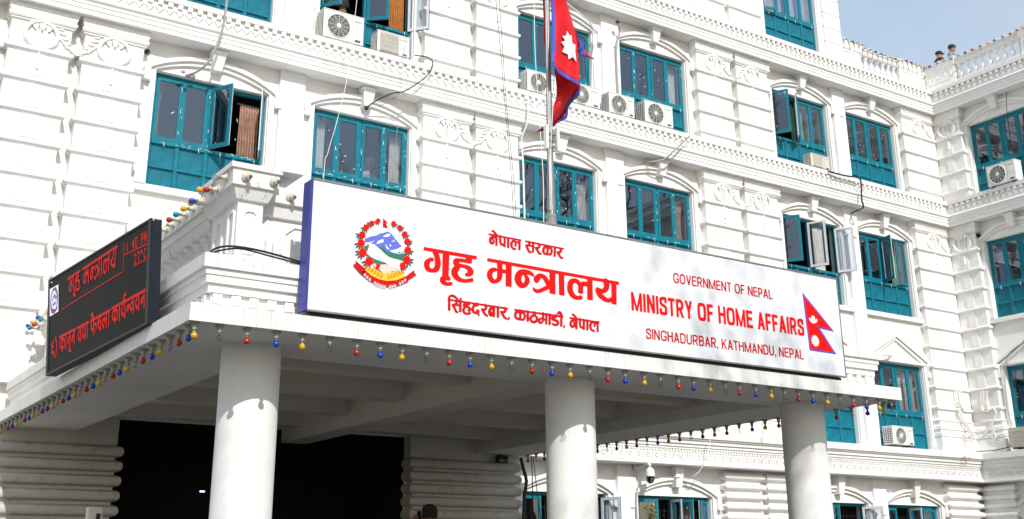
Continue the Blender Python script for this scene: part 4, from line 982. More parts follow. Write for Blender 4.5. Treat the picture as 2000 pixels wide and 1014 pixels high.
for q in PL1:
    c = [un(p) for p in q]; w_ = max(p[0] for p in c)-min(p[0] for p in c); h_ = max(p[1] for p in c)-min(p[1] for p in c)
    if w_ > .1: bars.append([(min(p[0] for p in c), .96), (max(p[0] for p in c), .96)])
    else: bars.append([(sum(p[0] for p in c)/4, max(p[1] for p in c)), (sum(p[0] for p in c)/4, min(p[1] for p in c))])
ledtext('led_title', [[un(p) for p in s] for s in ST1]+bars, quadmap((160, 412), (460, 214), (170, 505), (452, 326), (80, 410), .3255), .017)
GL = dict(
 ka=(.9, [[(.45,1),(.45,0)], [(.45,.75),(.2,.75),(.08,.5),(.2,.25),(.45,.28)], [(.45,.68),(.68,.75),(.85,.5),(.78,.22),(.62,.15)]]), aa=(.38, [[(.2,1),(.2,0)]]),
 na=(.78, [[(.58,1),(.58,0)], [(.58,.6),(.28,.62),(.12,.46),(.22,.3),(.34,.42)]]), nuu=(.78, [[(.58,1),(.58,0)], [(.58,.6),(.28,.62),(.12,.46),(.22,.3),(.34,.42)], [(.58,0),(.40,-.12),(.45,-.3),(.8,-.28)]]),
 ta=(.75, [[(.58,1),(.58,0)], [(.58,.66),(.3,.66),(.15,.42),(.32,.1)]]), tha=(.85, [[(.66,1),(.66,0)], [(.2,.9),(.36,.72),(.2,.5),(.15,.3),(.38,.14),(.66,.36)]]),
 phai=(.95, [[(.45,1),(.45,0)], [(.1,1),(.1,.5),(.25,.35),(.45,.42)], [(.45,.62),(.75,.62),(.86,.38),(.7,.15)], [(.15,1.38),(.46,1)], [(.32,1.42),(.48,1)]]),
 sa=(.78, [[(.25,1),(.3,.78),(.12,.6),(.38,.15)], [(.25,.6),(.6,.6)], [(.6,1),(.6,0)]]), la=(.92, [[(.74,1),(.74,0)], [(.74,.55),(.6,.62),(.48,.4),(.4,.62),(.2,.6),(.1,.35),(.35,.08)]]),
 ya=(.82, [[(.3,1),(.36,.78),(.12,.55),(.35,.18),(.62,.32)], [(.62,1),(.62,0)]]), rya=(.82, [[(.3,1),(.36,.78),(.12,.55),(.35,.18),(.62,.32)], [(.62,1),(.62,0)], [(.62,1),(.45,1.22),(.6,1.42),(.8,1.3)]]),
 nh=(.45, [[(.45,.56),(.2,.62),(.1,.46),(.2,.3),(.32,.42)]]), va=(.75, [[(.58,1),(.58,0)], [(.58,.66),(.28,.66),(.12,.45),(.28,.24),(.58,.42)]]))
def ledword(keys, x0, x1, name):
    tot = sum(GL[k][0] for k in keys); s = []; c = 0
    for k in keys:
        w_, g_ = GL[k]
        s += [[((c+p[0])/tot, p[1]) for p in q] for q in g_]; c += w_
    s.append([(0, .97), (1, .97)])
    hy = lambda x: 662-.547*(x-150)+ (10 if 300 < x < 720 else 0); by = lambda x: 826-.533*(x-160)
    ledtext(name, s, quadmap((x0, hy(x0)), (x1, hy(x1)), (x0+4, by(x0)), (x1-3, by(x1)), (90, 540), .17756), .017)
ledword(['ka', 'aa', 'nuu', 'na'], 148, 326, 'led_word'); ledword(['ta', 'tha', 'aa'], 345, 467, 'led_word'); ledword(['phai', 'sa', 'la', 'aa'], 490, 704, 'led_word')
ledword(['ka', 'aa', 'rya', 'nh', 'va', 'ya', 'na'], 722, 1096, 'led_word')
ledtext('led_numeral', [[(.55,.95),(.15,.9),(.12,.72),(.42,.58),(.1,.42),(.12,.12),(.5,.12),(.62,-.2)], [(1.0,1.2),(1.3,.5),(1.0,-.35)]], quadmap((58, 730), (105, 700), (62, 860), (105, 838), (90, 540), .17756), .017)
def ledseg(ch):
    D_ = {'1': [[(.5,1),(.5,0)]], '4': [[(.7,1),(.7,0)], [(.7,1),(.1,.35),(.9,.35)]], '0': [[(.1,0),(.1,1),(.9,1),(.9,0),(.1,0)]], 'P': [[(.1,0),(.1,1),(.8,1),(.8,.5),(.1,.5)]], 'M': [[(.05,0),(.05,1),(.5,.4),(.95,1),(.95,0)]],
          '2': [[(.1,.9),(.5,1),(.9,.75),(.1,0),(.9,0)]], '7': [[(.1,1),(.9,1),(.4,0)]], 'o': [[(.3,1),(.6,1),(.6,.75),(.3,.75),(.3,1)]], 'C': [[(.9,.85),(.5,1),(.1,.7),(.1,.3),(.5,0),(.9,.15)]], ' ': []}
    return D_[ch]
def ledsmall(txt, q, name):
    s = []; n = len(txt)
    for i, ch in enumerate(txt): s += [[(p[0]/n*.72+(i+.14)/n, p[1]) for p in st] for st in ledseg(ch)]
    # resampled corners kept sharp by doubling points
    s2 = [[s_[k], s_[k+1]] for s_ in s for k in range(len(s_)-1)]
    ledtext(name, s2, quadmap(*q, (80, 410), .3255), .010, cell=.009)
ledsmall('1 40 PM', ((508, 205), (636, 128), (510, 258), (634, 190)), 'led_clock'); ledsmall('27oC', ((556, 272), (634, 225), (558, 325), (634, 285)), 'led_temperature')
ln = []
I2 = lambda x, y: (x, y)
idm = lambda x, y: (80+x*.3255, 410+y*.3255)
ledtext('led_rule', [[(125, 597), (490, 372)], [(500, 272), (640, 203)], [(555, 337), (636, 294)], [(497, 195), (495, 365)]], idm, .006, cell=.008)
ledtext('led_dots', [[(125, y)] for y in range(460, 595, 11)]+[[(503, y)] for y in range(196, 262, 9)], idm, .0065, cell=.008)
def ledpoly(name, pts, off, m):
    p = [led(*idm(*q), off) for q in pts]; mb = MB(); slab8(mb, p, LN, .0, .0006); return lobj(mb, name, m)
ledpoly('led_emblem', [(53, 476), (53, 641), (105, 609), (105, 447)], .002, 'ledw')
ledtext('led_emblem_wreath', [[(79+20*math.sin(t), 545+70*math.cos(t)-12*math.sin(t)) for t in [.5+5.3*i/12 for i in range(13)]], [(64, 610), (80, 612), (95, 590)]], idm, .022, 'ledd', .01)
ledtext('led_emblem_centre', [[(70, 540), (80, 515), (92, 530)], [(72, 570), (88, 558)]], idm, .022, 'eblue', .01)
ledtext('led_emblem_red', [[(66, 600), (80, 606), (94, 588)]], idm, .018, 'ledr', .01)
# ------------------------------------------------------------------ cooling units
def ac(label, x, zb_, yf, w=.86, h=.58, dp=.30, style='round', wing=False, m='acw', group='cooling units on the ledges'):
    t = thing('air_conditioner', label, 'air conditioner', (XW+yf, -x, zb_) if wing else (x, yf, zb_), WR if wing else None, group)
    b = MB(); b.box(0, w, 0, dp, .035, h); o = b.obj('casing', m, t); bevel(o, .018, 3)
    MB().box(-.008, w+.008, -.008, dp+.006, h-.004, h+.012).obj('top_cover', m, t)
    for q in (.12, w-.12): MB().box(q-.05, q+.05, .02, dp-.02, 0, .036).obj('foot', 'acd', t)
    cx, cz, r = w*.37, h*.52, min(h*.41, .25)
    g1 = MB()
    if style == 'square':
        g1.box(cx-r*1.05, cx+r*1.05, -.010, .002, cz-r, cz+r); g1.obj('grille_back', 'acg', t)
        g2 = MB()
        for k in range(22): x_ = cx-r*1.02+2.04*r*k/21; g2.box(x_-.005, x_+.005, -.022, -.011, cz-r, cz+r)
        for k in range(4): z_ = cz-r+2*r*(k+.5)/4; g2.box(cx-r*1.03, cx+r*1.03, -.026, -.0225, z_-.004, z_+.004)
        g2.obj('grille_bars', 'acc', t)
    else:
        g1.lathe([(r, 0), (r, .006)], (0, 0, 0), 32, mtx=Matrix.Translation((cx, -.004, cz)) @ Matrix.Rotation(R(90), 4, 'X')); g1.obj('grille_back', 'acg' if style != 'wave' else 'acd', t)
        bl = MB()
        for k in range(3):
            a = 2*math.pi*k/3+.4; pl = [(cx+.05*math.cos(a), cz+.05*math.sin(a)), (cx+r*.9*math.cos(a-.3), cz+r*.9*math.sin(a-.3)), (cx+r*.95*math.cos(a+.35), cz+r*.95*math.sin(a+.35)), (cx+r*.5*math.cos(a+.6), cz+r*.5*math.sin(a+.6))]
            bl.xz(pl, -.0125, -.0105)
        bl.obj('fan_blade', 'acd', t)
        g2 = MB(); n = 12
        if style == 'round':
            for k in range(n):
                a = 2*math.pi*k/n; g2.tube([(cx+.05*math.cos(a), -.02, cz+.05*math.sin(a)), (cx+r*math.cos(a+.0), -.02, cz+r*math.sin(a+.0))], .0045, 4)
            for q in (.35, .5, .65, .8): g2.tube([(cx+r*q*math.cos(a), -.018, cz+r*q*math.sin(a)) for a in [2*math.pi*k/32 for k in range(33)]], .0022, 4, False)
        elif style == 'swirl':
            for k in range(26):
                a = 2*math.pi*k/26; g2.tube([(cx+q*r*math.cos(a+q*.7), -.02, cz+q*r*math.sin(a+q*.7)) for q in (.2, .45, .7, 1.0)], .004, 4)
        else:
            for k in range(11):
                x_ = cx-r+2*r*(k+.5)/11; hz = math.sqrt(max(.0, r*r-(x_-cx)**2)); g2.tube([(x_+.014*math.sin(q*9)*(1 if x_ > cx else -1), -.02, cz-hz+2*hz*q) for q in [i/10 for i in range(11)]], .006, 4)
        g2.obj('grille_bars', 'acw' if style != 'wave' else 'acc', t)
        hb_ = MB(); hb_.lathe([(.052, 0), (.05, .012), (.03, .02)], (0, 0, 0), 20, mtx=Matrix.Translation((cx, -.012, cz)) @ Matrix.Rotation(R(90), 4, 'X')); hb_.obj('hub', 'acw', t, True)
        rg = MB(); rg.tube([(cx+r*1.03*math.cos(a), -.008, cz+r*1.03*math.sin(a)) for a in [2*math.pi*k/36 for k in range(37)]], .013, 6, False); rg.obj('grille_ring', m, t, True)
    s_ = MB(); s_.box(-.014, -.001, .02, dp-.02, .06, h-.05); s_.obj('side_coil', 'acd', t)
    s2 = MB()
    for k in range(9): z_ = .07+(h-.14)*k/8; s2.box(-.020, -.0145, .025, dp-.025, z_-.006, z_+.006)
    for k in range(5): y_ = .03+(dp-.06)*k/4; s2.box(-.026, -.0205, y_-.005, y_+.005, .06, h-.06)
    s2.obj('side_grille', m, t)
    lb = MB(); lb.box(w*.74, w*.93, -.0035, .002, h*.80, h*.84); lb.obj('nameplate', 'grey', t)
    sp = MB(); sp.box(w*.70, w*.704, -.003, .002, .05, h-.02); sp.box(w*.71, w*.99, -.003, .002, h*.42, h*.424); sp.box(w*.78, w*.92, -.004, .002, h*.12, h*.2)
    sp.obj('casing_seam', 'acg', t)
    return t
ac('large white cooling unit with round spoked fan on the ledge of the top-left open window', 8.37, 11.835, -.46, .91, .66, .33)
ac('white cooling unit with square beige grille beside the orange curtain', 9.60, 11.835, -.46, .76, .50, .28, 'square')
ac('white cooling unit with finely barred round grille just left of the flagpole', 13.40, 11.835, -.46, .82, .55, .30, 'wave', m='acw')
ac('white cooling unit with swirled round grille partly behind the red flag', 14.60, 11.835, -.46, .88, .54, .30, 'swirl')
ac('white cooling unit with wavy beige grille right of the flag', 15.76, 11.835, -.46, .78, .55, .30, 'wave')
ac('white cooling unit with round spoked grille under the window right of the flag', 16.87, 11.835, -.46, .90, .60, .34)
ac('small beige cooling unit with square grille below the green curtained window', 22.70, 11.835, -.46, .74, .40, .28, 'square', m='acc')
ac('white cooling unit with round fan on the right wing ledge', 1.92, 11.835, -.52, .90, .63, .33, wing=True)
ac('grey-white cooling unit on the low ledge below the gabled window', 24.77, 4.575, -.50, .84, .50, .32, 'swirl')
ac('cream cooling unit on the low ledge at the right picture edge', 1.46, 4.575, -.56, .86, .54, .32, 'square', wing=True, m='acc')
# ------------------------------------------------------------------ festoon bulbs
def bulb_set():
    hd = MB(); hd.lathe([(.046, 0), (.046, -.012), (.030, -.020), (.022, -.045), (.024, -.058), (.024, -.066)], (0, 0, 0), 14)
    cp_ = MB(); cp_.lathe([(.0145, -.0662), (.0145, -.085)], (0, 0, 0), 10)
    gb = MB(); gb.lathe([(.012, -.0852), (.014, -.092), (.024, -.102), (.0305, -.118), (.0305, -.128), (.024, -.145), (.010, -.1535)], (0, 0, 0), 14)
    return hd, cp_, gb
hd, cp_, gb = bulb_set()
HB = {k: hd.mesh('holder', k, True) for k in ('holder', 'holderg')}; CPM = cp_.mesh('cap', 'brass', True)
GB = {k: gb.mesh('globe', k, True) for k in ('bred', 'bblue', 'byel', 'bclear', 'bteal')}
CN = dict(bred='red', bblue='blue', byel='yellow', bclear='clear', bteal='teal')
def bulb(loc, colr, label, group, rot=(0, 0, 0), sc=1.0, hold='holder'):
    t = thing('light_bulb' if colr else 'bulb_holder', label, 'bulb' if colr else 'bulb holder', tuple(loc), rot, group); t.scale = (sc,)*3
    link('holder', HB[hold], t); link('cap', CPM, t)
    if colr: link('globe', GB[colr], t)
    return t
FU = [379,428,482,539,590,643,697,742,786,833,877,918,959,999,1039,1078,1113,1151,1187,1221,1258,1290,1325,1355,1387,1416,1445,1476,1506,1533,1560,1588,1616,1641,1667,1692,1718,1742]
for i, u in enumerate(FU):
    v = 645+(u-379)*(797-645)/(1742-379); x = ony(u, v, -9.555)[0]; c = ['byel', 'bclear', 'bred', 'bblue'][i % 4]
    bulb((x, -9.555, SZ0-.001), c, f'{CN[c]} bulb under the canopy front edge, {ORD[i]} from the left corner', 'bulbs under the canopy front edge', rot=(random.uniform(-.05, .05), random.uniform(-.05, .05), 0), hold='holderg')
for i in range(32):
    c = ['bblue', 'bred', 'bclear', 'byel'][i % 4]
    bulb((SX0+.085, -9.40+.282*i, SZ0-.001), c, f'{CN[c]} bulb under the canopy left edge, {ORD[i]} back from the front corner', 'bulbs under the canopy left edge', rot=(random.uniform(-.05, .05), random.uniform(-.05, .05), 0), hold='holderg')
for i in range(32):
    c = ['byel', 'bblue', 'bclear', 'bred'][i % 4]
    bulb((SX1-.085, -9.38+.282*i, SZ0-.001), c, f'{CN[c]} bulb under the canopy right edge, {ORD[i]} back from the front corner', 'bulbs under the canopy right edge', hold='holderg')
tl = ['bclear', 'bred', 'byel', 'bblue', 'byel', 'byel', 'bteal', 'bred', None, 'bclear']
for i, c in enumerate(tl):
    yy = -9.05+.24*i; xx = 3.67 if yy < -8.18 else 3.74; zz = 5.42 if i % 2 == 0 or yy > -8.2 else 5.36
    bulb((xx, yy, zz), c, f'{CN.get(c, "empty")} {"bulb" if c else "holder"} on the canopy balustrade rail, {ORD[i]} back from the corner pedestal', 'bulbs on the canopy balustrade', rot=(0, R(80), R(random.uniform(-8, 8))), sc=1.08)
for i, (yy, c) in enumerate(((-1.75, 'bteal'), (-1.52, 'byel'), (-1.28, 'bteal'), (-1.05, 'bblue'), (-.82, 'bred'), (-.66, 'byel'), (-.50, 'bteal'), (-.34, 'bblue'))):
    bulb((3.68 if i > 1 else 3.74, yy, 5.43 if i % 2 else 5.36), c, f'{CN[c]} bulb on the rear canopy pedestal left of the display, {ORD[i]} from the display', 'bulbs on the rear canopy pedestal', rot=(0, R(82), R(random.uniform(-8, 8))), sc=1.1)
for i, (xx, yy, zz) in enumerate(((3.80, -9.225, 5.40), (4.10, -9.225, 5.40), (4.36, -9.042, 5.33))):
    bulb((xx, yy, zz), None, f'empty bulb holder facing front on the corner pedestal, {ORD[i]} from the left', 'empty holders on the corner pedestal', rot=(R(-78), 0, R(14)), sc=1.1)
a = ony(1633, 557, -9.05); bulb((12.40, -9.045, a[2]), 'bclear', 'clear bulb at the top right corner of the sign', 'bulbs on the canopy balustrade', rot=(R(-70), 0, R(50)), sc=1.1)
rc = [None, 'bblue', None, 'bclear', None, 'bclear', 'bblue', 'bteal', None, 'byel', 'bteal', 'bclear', 'bblue', 'bred', None, 'byel', 'bclear']
for i, c in enumerate(rc):
    xx = 25.1+.225*i; top = 16.47 if (xx < 25.9 or xx > 27.65) else 16.43
    bulb((xx, -.03 if top == 16.43 else -.075, top-.03), c or 'bclear', f'{CN.get(c, "clear")} bulb along the main roof coping, {ORD[i]} from the tower block', 'bulbs along the roof coping', rot=(R(-60), 0, R(random.uniform(-15, 15))), sc=1.25)
wc = ['bclear', 'bblue', 'bclear', 'bclear', 'bteal', 'bclear', 'bblue', 'bred', 'bclear', 'byel', 'bteal', 'bclear', 'bred', 'bclear', 'byel']
for i, c in enumerate(wc):
    s_ = .12+.245*i; top = 16.45
    bulb((XW-.03-(.05 if s_ < 1.1 or s_ > 3.3 else 0), -s_, top-.03), c, f'{CN[c]} bulb along the wing roof coping, {ORD[i]} from the inner corner', 'bulbs along the wing coping', rot=(0, R(60), R(random.uniform(-15, 15))), sc=1.25)
# ------------------------------------------------------------------ flagpole and flag
FY = -8.60
p0 = ony(1077, 437, FY); 
P = thing('flagpole', 'weathered steel flagpole rising behind the sign, wrapped with rope', 'flagpole', (p0[0], FY, 4.52))
mb = MB(); mb.lathe([(.05, 0), (.05, 1.9), (.042, 1.95), (.040, 3.0), (.036, 3.05), (.034, 7.0)], (0, 0, 0), 16); mb.obj('pole', 'metal', P, True)
mb = MB(); mb.lathe([(.05, -.03), (.053, 0), (.05, .03)], (0, 0, 2.28), 12)
for k in range(14): z = 1.12+.016*k+random.uniform(-.006, .006); mb.tube([(.058*math.cos(t), .058*math.sin(t), z+.004*t) for t in [2*math.pi*i/10 for i in range(11)]], .010, 5, False)
for k in range(10): z = 1.42+.02*k; mb.tube([(.048*math.cos(t), .048*math.sin(t), z+.003*t) for t in [2*math.pi*i/10 for i in range(11)]], .008, 5, False)
mb.obj('rope_wrapping', 'grey', P, True, kind='stuff')
mb = MB(); mb.tube([(-.05, -.05, 1.4), (-.055, -.05, 2.4), (-.06, -.05, 5), (-.05, -.05, 6.8)], .006, 5); mb.tube([(-.02, -.05, 1.3), (-.05, -.06, 2.0), (.05, -.05, 3.2), (.06, -.04, 6.5)], .006, 5); mb.obj('halyard', 'pvc', P)
for xo in (-.10, .075):
    mb = MB(); mb.box(xo-.018, xo+.018, -.09, -.03, 2.22, 2.54); mb.obj('antenna_bracket', 'pvc', P)
mb = MB()
for z in (2.27, 2.36, 2.45): mb.box(-.115, .09, -.055, -.03, z-.012, z+.012)
mb.obj('clamp', 'metal', P)
FL = thing('flag', 'red double-pennant flag with blue border hanging limp from the pole', 'flag', (p0[0]+.1, FY, 6.4))
FOF = Vector((-(p0[0]+.1), -FY, -6.4))
def fpt(q, off=0.0, low=0.0):
    x, y = q; yy = FY-.05-.045*math.sin(x*.035+.6)-.03*math.sin(y*.012+x*.02)-off+low
    a = ony(1030+x*.2664, y*.2664, yy); return tuple(a)
def cloth(name, rows, m, nx=14, off=0.0, lowf=None):
    rows = np.array(rows, float); ts = np.linspace(0, len(rows)-1, (len(rows)-1)*5+1); mb = MB(); vs = []; n = len(ts)
    for t in ts:
        i = min(int(t), len(rows)-2); f_ = t-i; r = rows[i]*(1-f_)+rows[i+1]*f_
        for k in range(nx+1):
            s = k/nx; x = r[0]+(r[2]-r[0])*s; y = r[1]+(r[3]-r[1])*s
            vs.append(fpt((x, y), off, lowf(t/(len(rows)-1), s) if lowf else 0.0))
    mb.add(vs, [(i*(nx+1)+k, i*(nx+1)+k+1, (i+1)*(nx+1)+k+1, (i+1)*(nx+1)+k) for i in range(n-1) for k in range(nx)])
    o = mb.obj(name, m, FL, True); o.location = FOF; sd = o.modifiers.new('thick', 'SOLIDIFY'); sd.thickness = .004; return o
cloth('upper_field', [(165,-70,262,-70),(178,100,312,100),(186,240,352,240),(192,360,366,360),(190,430,376,470),(190,478,384,612)], 'cred', 14, 0, lambda t, s: -.20*t*t)
cloth('pennant_tip', [(335,200,352,232),(352,290,372,280),(350,370,408,352),(378,392,450,408),(430,424,492,431)], 'cred', 8, .0, lambda t, s: .03+.05*math.sin(t*9+s*4))
lowf = lambda t, s: .02+.34*t+.06*math.sin(s*6+t*5)
LOWR = [(188,488,386,622),(205,560,386,660),(214,640,370,712),(213,715,318,752),(196,770,294,795),(168,832,292,832),(172,890,250,890),(135,928,200,914),(70,970,112,962)]
cloth('lower_field', LOWR, 'cred', 14, -.01, lowf)
cloth('hoist_strip', [(112,-70,134,-70),(118,150,138,150),(122,300,142,300),(140,440,160,440),(160,568,172,568)], 'cred', 4, 0, lambda t, s: .10)
cloth('border', [(166,-70,190,-70),(176,100,202,100),(180,240,206,240),(184,360,208,360),(178,425,206,430),(176,450,200,462)], 'cblue', 4, .008, lambda t, s: -.18*t*t)
cloth('border', [(190,462,190,486),(240,520,240,545),(300,556,298,582),(345,580,345,606),(386,604,386,632)], 'cblue', 4, .010, lambda t, s: -.20)
cloth('border', [(350,238,360,232),(362,300,384,290),(380,345,412,348),(366,372,420,400),(400,408,440,428),(450,420,495,436)], 'cblue', 5, .012, lambda t, s: .03+.05*math.sin(t*9+s*4))
def edge(rows, w): return [(r[2]-w, r[3]-3, r[2]+4, r[3]+4) for r in rows]
cloth('border', [(352,684,386,648),(334,716,380,692),(292,752,326,752),(286,786,298,790),(280,830,296,832),(215,900,290,868),(200,925,205,905)], 'cblue', 4, .012, lambda t, s: lowf(.12+.7*t, .95))
cloth('border', [(200,905,205,925),(150,915,150,945),(105,935,100,962),(66,968,72,974)], 'cblue', 4, .012, lambda t, s: lowf(.9, .5))
su = [(290,228),(312,265),(322,258),(330,320),(352,330),(350,380),(360,455),(330,420),(302,437),(298,400),(255,380),(272,345),(248,310),(275,300),(256,265),(285,262)]
mb = MB(); c_ = (308, 340); mb.add([fpt(c_, .016, -.09)]+[fpt(q, .016, -.20*((q[1]+70)/620)**2) for q in su], [(0, i+1, (i+1) % len(su)+1) for i in range(len(su))]); o = mb.obj('sun_emblem', 'cwhite', FL); o.location = FOF
o.modifiers.new('thick', 'SOLIDIFY').thickness = .002
# ------------------------------------------------------------------ curtains and blinds behind the glass
OLD = {1: (5.38, 2.06), 2: (8.60, 2.05), 3: (13.65, 2.0), 4: (16.72, 1.96), 5: (22.03, 2.0), 6: (25.02, 2.0)}   # panes' x as measured
def curtain(key, a, b, m, label, y=.34, top=-.12, bot=None, folds=6, gather=0.0):
    r, c = key; x0, w, wing = next((q[2], q[3], q[4]) for q in wins if (q[0], q[1]) == key); z = ZT[r]; bot = bot if bot is not None else ZR-.10
    if 1 <= c <= 6: ox, ow = OLD[c]; a, b = (ox+ow*a-x0)/w, min(.985, (ox+ow*b-x0)/w)
    if wing: t = thing('curtain', label, 'curtain', (XW+y, -(x0+w*a), z+bot), WR, 'curtains behind the windows')
    else: t = thing('curtain', label, 'curtain', (x0+w*a, y, z+bot), None, 'curtains behind the windows')
    W_ = w*(b-a); H_ = top-bot; n = folds*8; vs = []; fs = []; rows = 10
    for j in range(rows+1):
        tz = j/rows; nar = 1-gather*math.sin(math.pi*min(1, tz*1.1))
        for i in range(n+1): s = i/n; vs.append((W_*s*nar, (.055 if m == 'cur_copper' else .035)*math.sin(s*folds*2*math.pi+.4*math.sin(tz*5))*(1-.4*tz), H_*tz))
    for j in range(rows):
        for i in range(n): fs.append((j*(n+1)+i, j*(n+1)+i+1, (j+1)*(n+1)+i+1, (j+1)*(n+1)+i))
    mb = MB(); mb.add(vs, fs); o = mb.obj('drape', m, t, True); o.modifiers.new('thick', 'SOLIDIFY').thickness = .003
    rod = MB(); rod.tube([(-.06, 0, H_+.03), (W_+.06, 0, H_+.03)], .010, 6)
    for k in range(folds): rod.tube([(W_*(k+.5)/folds+.02*math.cos(q), .03*math.sin(q)*0, H_+.02+.022*math.sin(q)) for q in [2*math.pi*i/8 for i in range(9)]], .004, 4, False)
    rod.obj('rod', 'metal', t, True)
    return t
curtain(('M', 1), .80, .985, 'cur_copper', 'shiny copper curtain gathered in the open window above the canopy corner', .28, top=-.22, folds=7)
curtain(('M', 1), .015, .06, 'cur_copper', 'strip of copper curtain behind the leftmost glass pane', .34, folds=3, gather=.3)
curtain(('M', 2), .03, .13, 'cur_white', 'white curtain at the left of the window above the sign crest', folds=3)
curtain(('M', 2), .86, .985, 'cur_white', 'white curtain at the right of the window above the sign crest', folds=4)
curtain(('M', 3), .82, .99, 'cur_white', 'white pleated blind in the window behind the flagpole', folds=7)
curtain(('M', 4), .83, .97, 'cur_peach', 'peach curtain in the window above the English lettering', folds=5, gather=.3)
curtain(('U', 2), .80, .97, 'cur_orange', 'orange curtain in the open window at the top above the cooling unit', .28, folds=6)
curtain(('U', 4), .86, .97, 'cur_white', 'narrow pale curtain in the window right of the flag', folds=2)
curtain(('U', 5), .46, .69, 'cur_green', 'light green curtain behind the open casement at upper right', folds=5)
curtain(('U', 5), .74, .87, 'cur_green', 'second green curtain at the right pane of that upper right window', folds=4)
curtain(('M', 5), .60, .79, 'cur_white', 'long white curtain blowing over the sill above the sign right end', .20, folds=4)
curtain(('M', 6), .80, .97, 'cur_green', 'pale green curtain in the window with one sash ajar', folds=6)
curtain(('M', 7), .05, .24, 'cur_blue', 'pale blue curtain in the wing window', folds=4)
curtain(('L', 6), .64, .86, 'cur_white', 'cream curtain in the gabled window by the canopy end', folds=4)
curtain(('L', 6), .90, .985, 'cur_white', 'narrow cream curtain at the right pane of the gabled window', folds=3)
curtain(('G', 4), .72, .95, 'cur_copper', 'brown curtain in the barred ground floor window below the camera', .5, bot=-2.0, folds=6)
curtain(('T', 5), .40, .95, 'cur_blue', 'pale patterned curtain in the top floor window', .3, folds=9)
# iron grilles inside
def grille(key, m, nx, rows, label):
    r, c = key; x0, w = next((q[2], q[3]) for q in wins if (q[0], q[1]) == key); z = ZT[r]; bt = ZR if r != 'G' else -2.0
    mb = MB(); 
    for i in range(nx): x = w*(i+.5)/nx; mb.box(x-.008, x+.008, .0, .016, bt, -.05)
    for q in rows: mb.box(0.03, w-.03, -.012, -.001, bt*q-.009, bt*q+.009)
    t = thing('window_grille', label, 'grille', (x0, .30, z)); o = mb.obj('bars', m, t)
grille(('U', 6), 'grille', 20, (.2, .28, .45, .53, .7, .78, .9), 'brown iron grille behind the upper window next to the corner pilaster')
grille(('G', 4), 'black', 18, (.15, .42, .55, .8), 'black iron grille in the ground floor window below the camera')
grille(('G', 3), 'black', 18, (.15, .42, .55, .8), 'iron grille in the ground floor window behind the middle column')
grille(('G', 5), 'black', 18, (.15, .42, .55, .8), 'iron grille in the ground floor window right of the third column')
grille(('G', 6), 'black', 18, (.15, .42, .55, .8), 'iron grille in the ground floor window nearest the wing')
# water bottles on the sill
for u, v, l in ((628, 325, 'small water bottle on the sill left of the rope'), (667, 333, 'water bottle standing behind the second pane')):
    a = ony(u, v, .30); t = thing('water_bottle', l, 'bottle', (a[0], .30, 9.13), None, 'bottles on the window sill')
    MB().lathe([(.035, 0), (.037, .02), (.034, .08), (.037, .10), (.037, .16), (.015, .20)], (0, 0, 0), 14).obj('body', 'plastic', t, True)
    MB().lathe([(.016, .2005), (.016, .225)], (0, 0, 0), 12).obj('lid', 'cur_blue', t)
MB().box(CX[1]+.02, CX[1]+2.03, .24, .40, 9.095, 9.128).obj('inner_sill', 'wood', B)
# ------------------------------------------------------------------ cables
def cable(label, pts, r, m, name='cable', n=6, sub=True, cat='cable', group=None):
    P_ = [np.array(p, float) for p in pts]
    if sub and len(P_) > 2:
        q = [2*P_[0]-P_[1]]+P_+[2*P_[-1]-P_[-2]]; o = []
        for i in range(1, len(q)-2):
            for t in np.linspace(0, 1, 6, endpoint=False): o.append(.5*((2*q[i])+(-q[i-1]+q[i+1])*t+(2*q[i-1]-5*q[i]+4*q[i+1]-q[i+2])*t*t+(-q[i-1]+3*q[i]-3*q[i+1]+q[i+2])*t**3))
        P_ = o+[P_[-1]]
    mb = MB(); c0 = P_[0]; mb.tube([tuple(p-c0) for p in P_], r, n)
    return mb.obj(name, m, None, True, loc=tuple(c0), label=label, cat=cat, group=group)
Y = ony
cable('thick grey cable bundle looping from the copper-curtained window up to the ledge', [Y(362, 148, -.12), Y(385, 140, -.3), Y(408, 120, -.5), Y(425, 85, -.56), Y(437, 45, -.58), Y(446, -20, -.60)], .024, 'grey')
kn = MB()
for k in range(10): kn.ball((random.uniform(-.12, .12), random.uniform(-.03, .03), random.uniform(-.04, .05)), .045, .03, .03, 7, 5)
kn.obj('cable_knot', 'grey', None, True, loc=tuple(Y(366, 147, -.10)), label='tangled grey cable knot tied at the head of the copper-curtained window', cat='cable knot')
cable('black cables swagging from the keystone above the sign crest to the ledge', [Y(716, 210, -.2), Y(735, 197, -.3), Y(765, 183, -.45), Y(790, 178, -.56), Y(822, 158, -.58), Y(840, 140, -.58), Y(845, 122, -.56), Y(835, 112, -.5), Y(810, 108, -.45)], .013, 'black')
cable('thin grey wire beside the swagging black cables', [Y(740, 208, -.2), Y(765, 195, -.35), Y(782, 180, -.5)], .008, 'grey')
MB().ball((0, 0, 0), .05, .05, .05, 8, 6).obj('rusty_hook', 'rust', None, True, loc=tuple(Y(716, 211, -.12)), label='rusty iron stub in the arch above the sign crest', cat='hook')
for i, (a, b, l) in enumerate((((967, -20), (1003, 422), 'left of two thin black wires hanging beside the double pilaster'), ((974, -20), (1008, 424), 'right of two thin black wires hanging beside the double pilaster'))):
    cable(l, [Y(*a, -2.5), Y((a[0]+b[0])/2+1-3*i, 200, -2.5), Y(*b, -2.5), np.array([Y(*b, -2.5)[0]+.05, -2.5, 4.53])], .006, 'black', 'wire', 5, cat='wire', group='black wires by the pilaster')
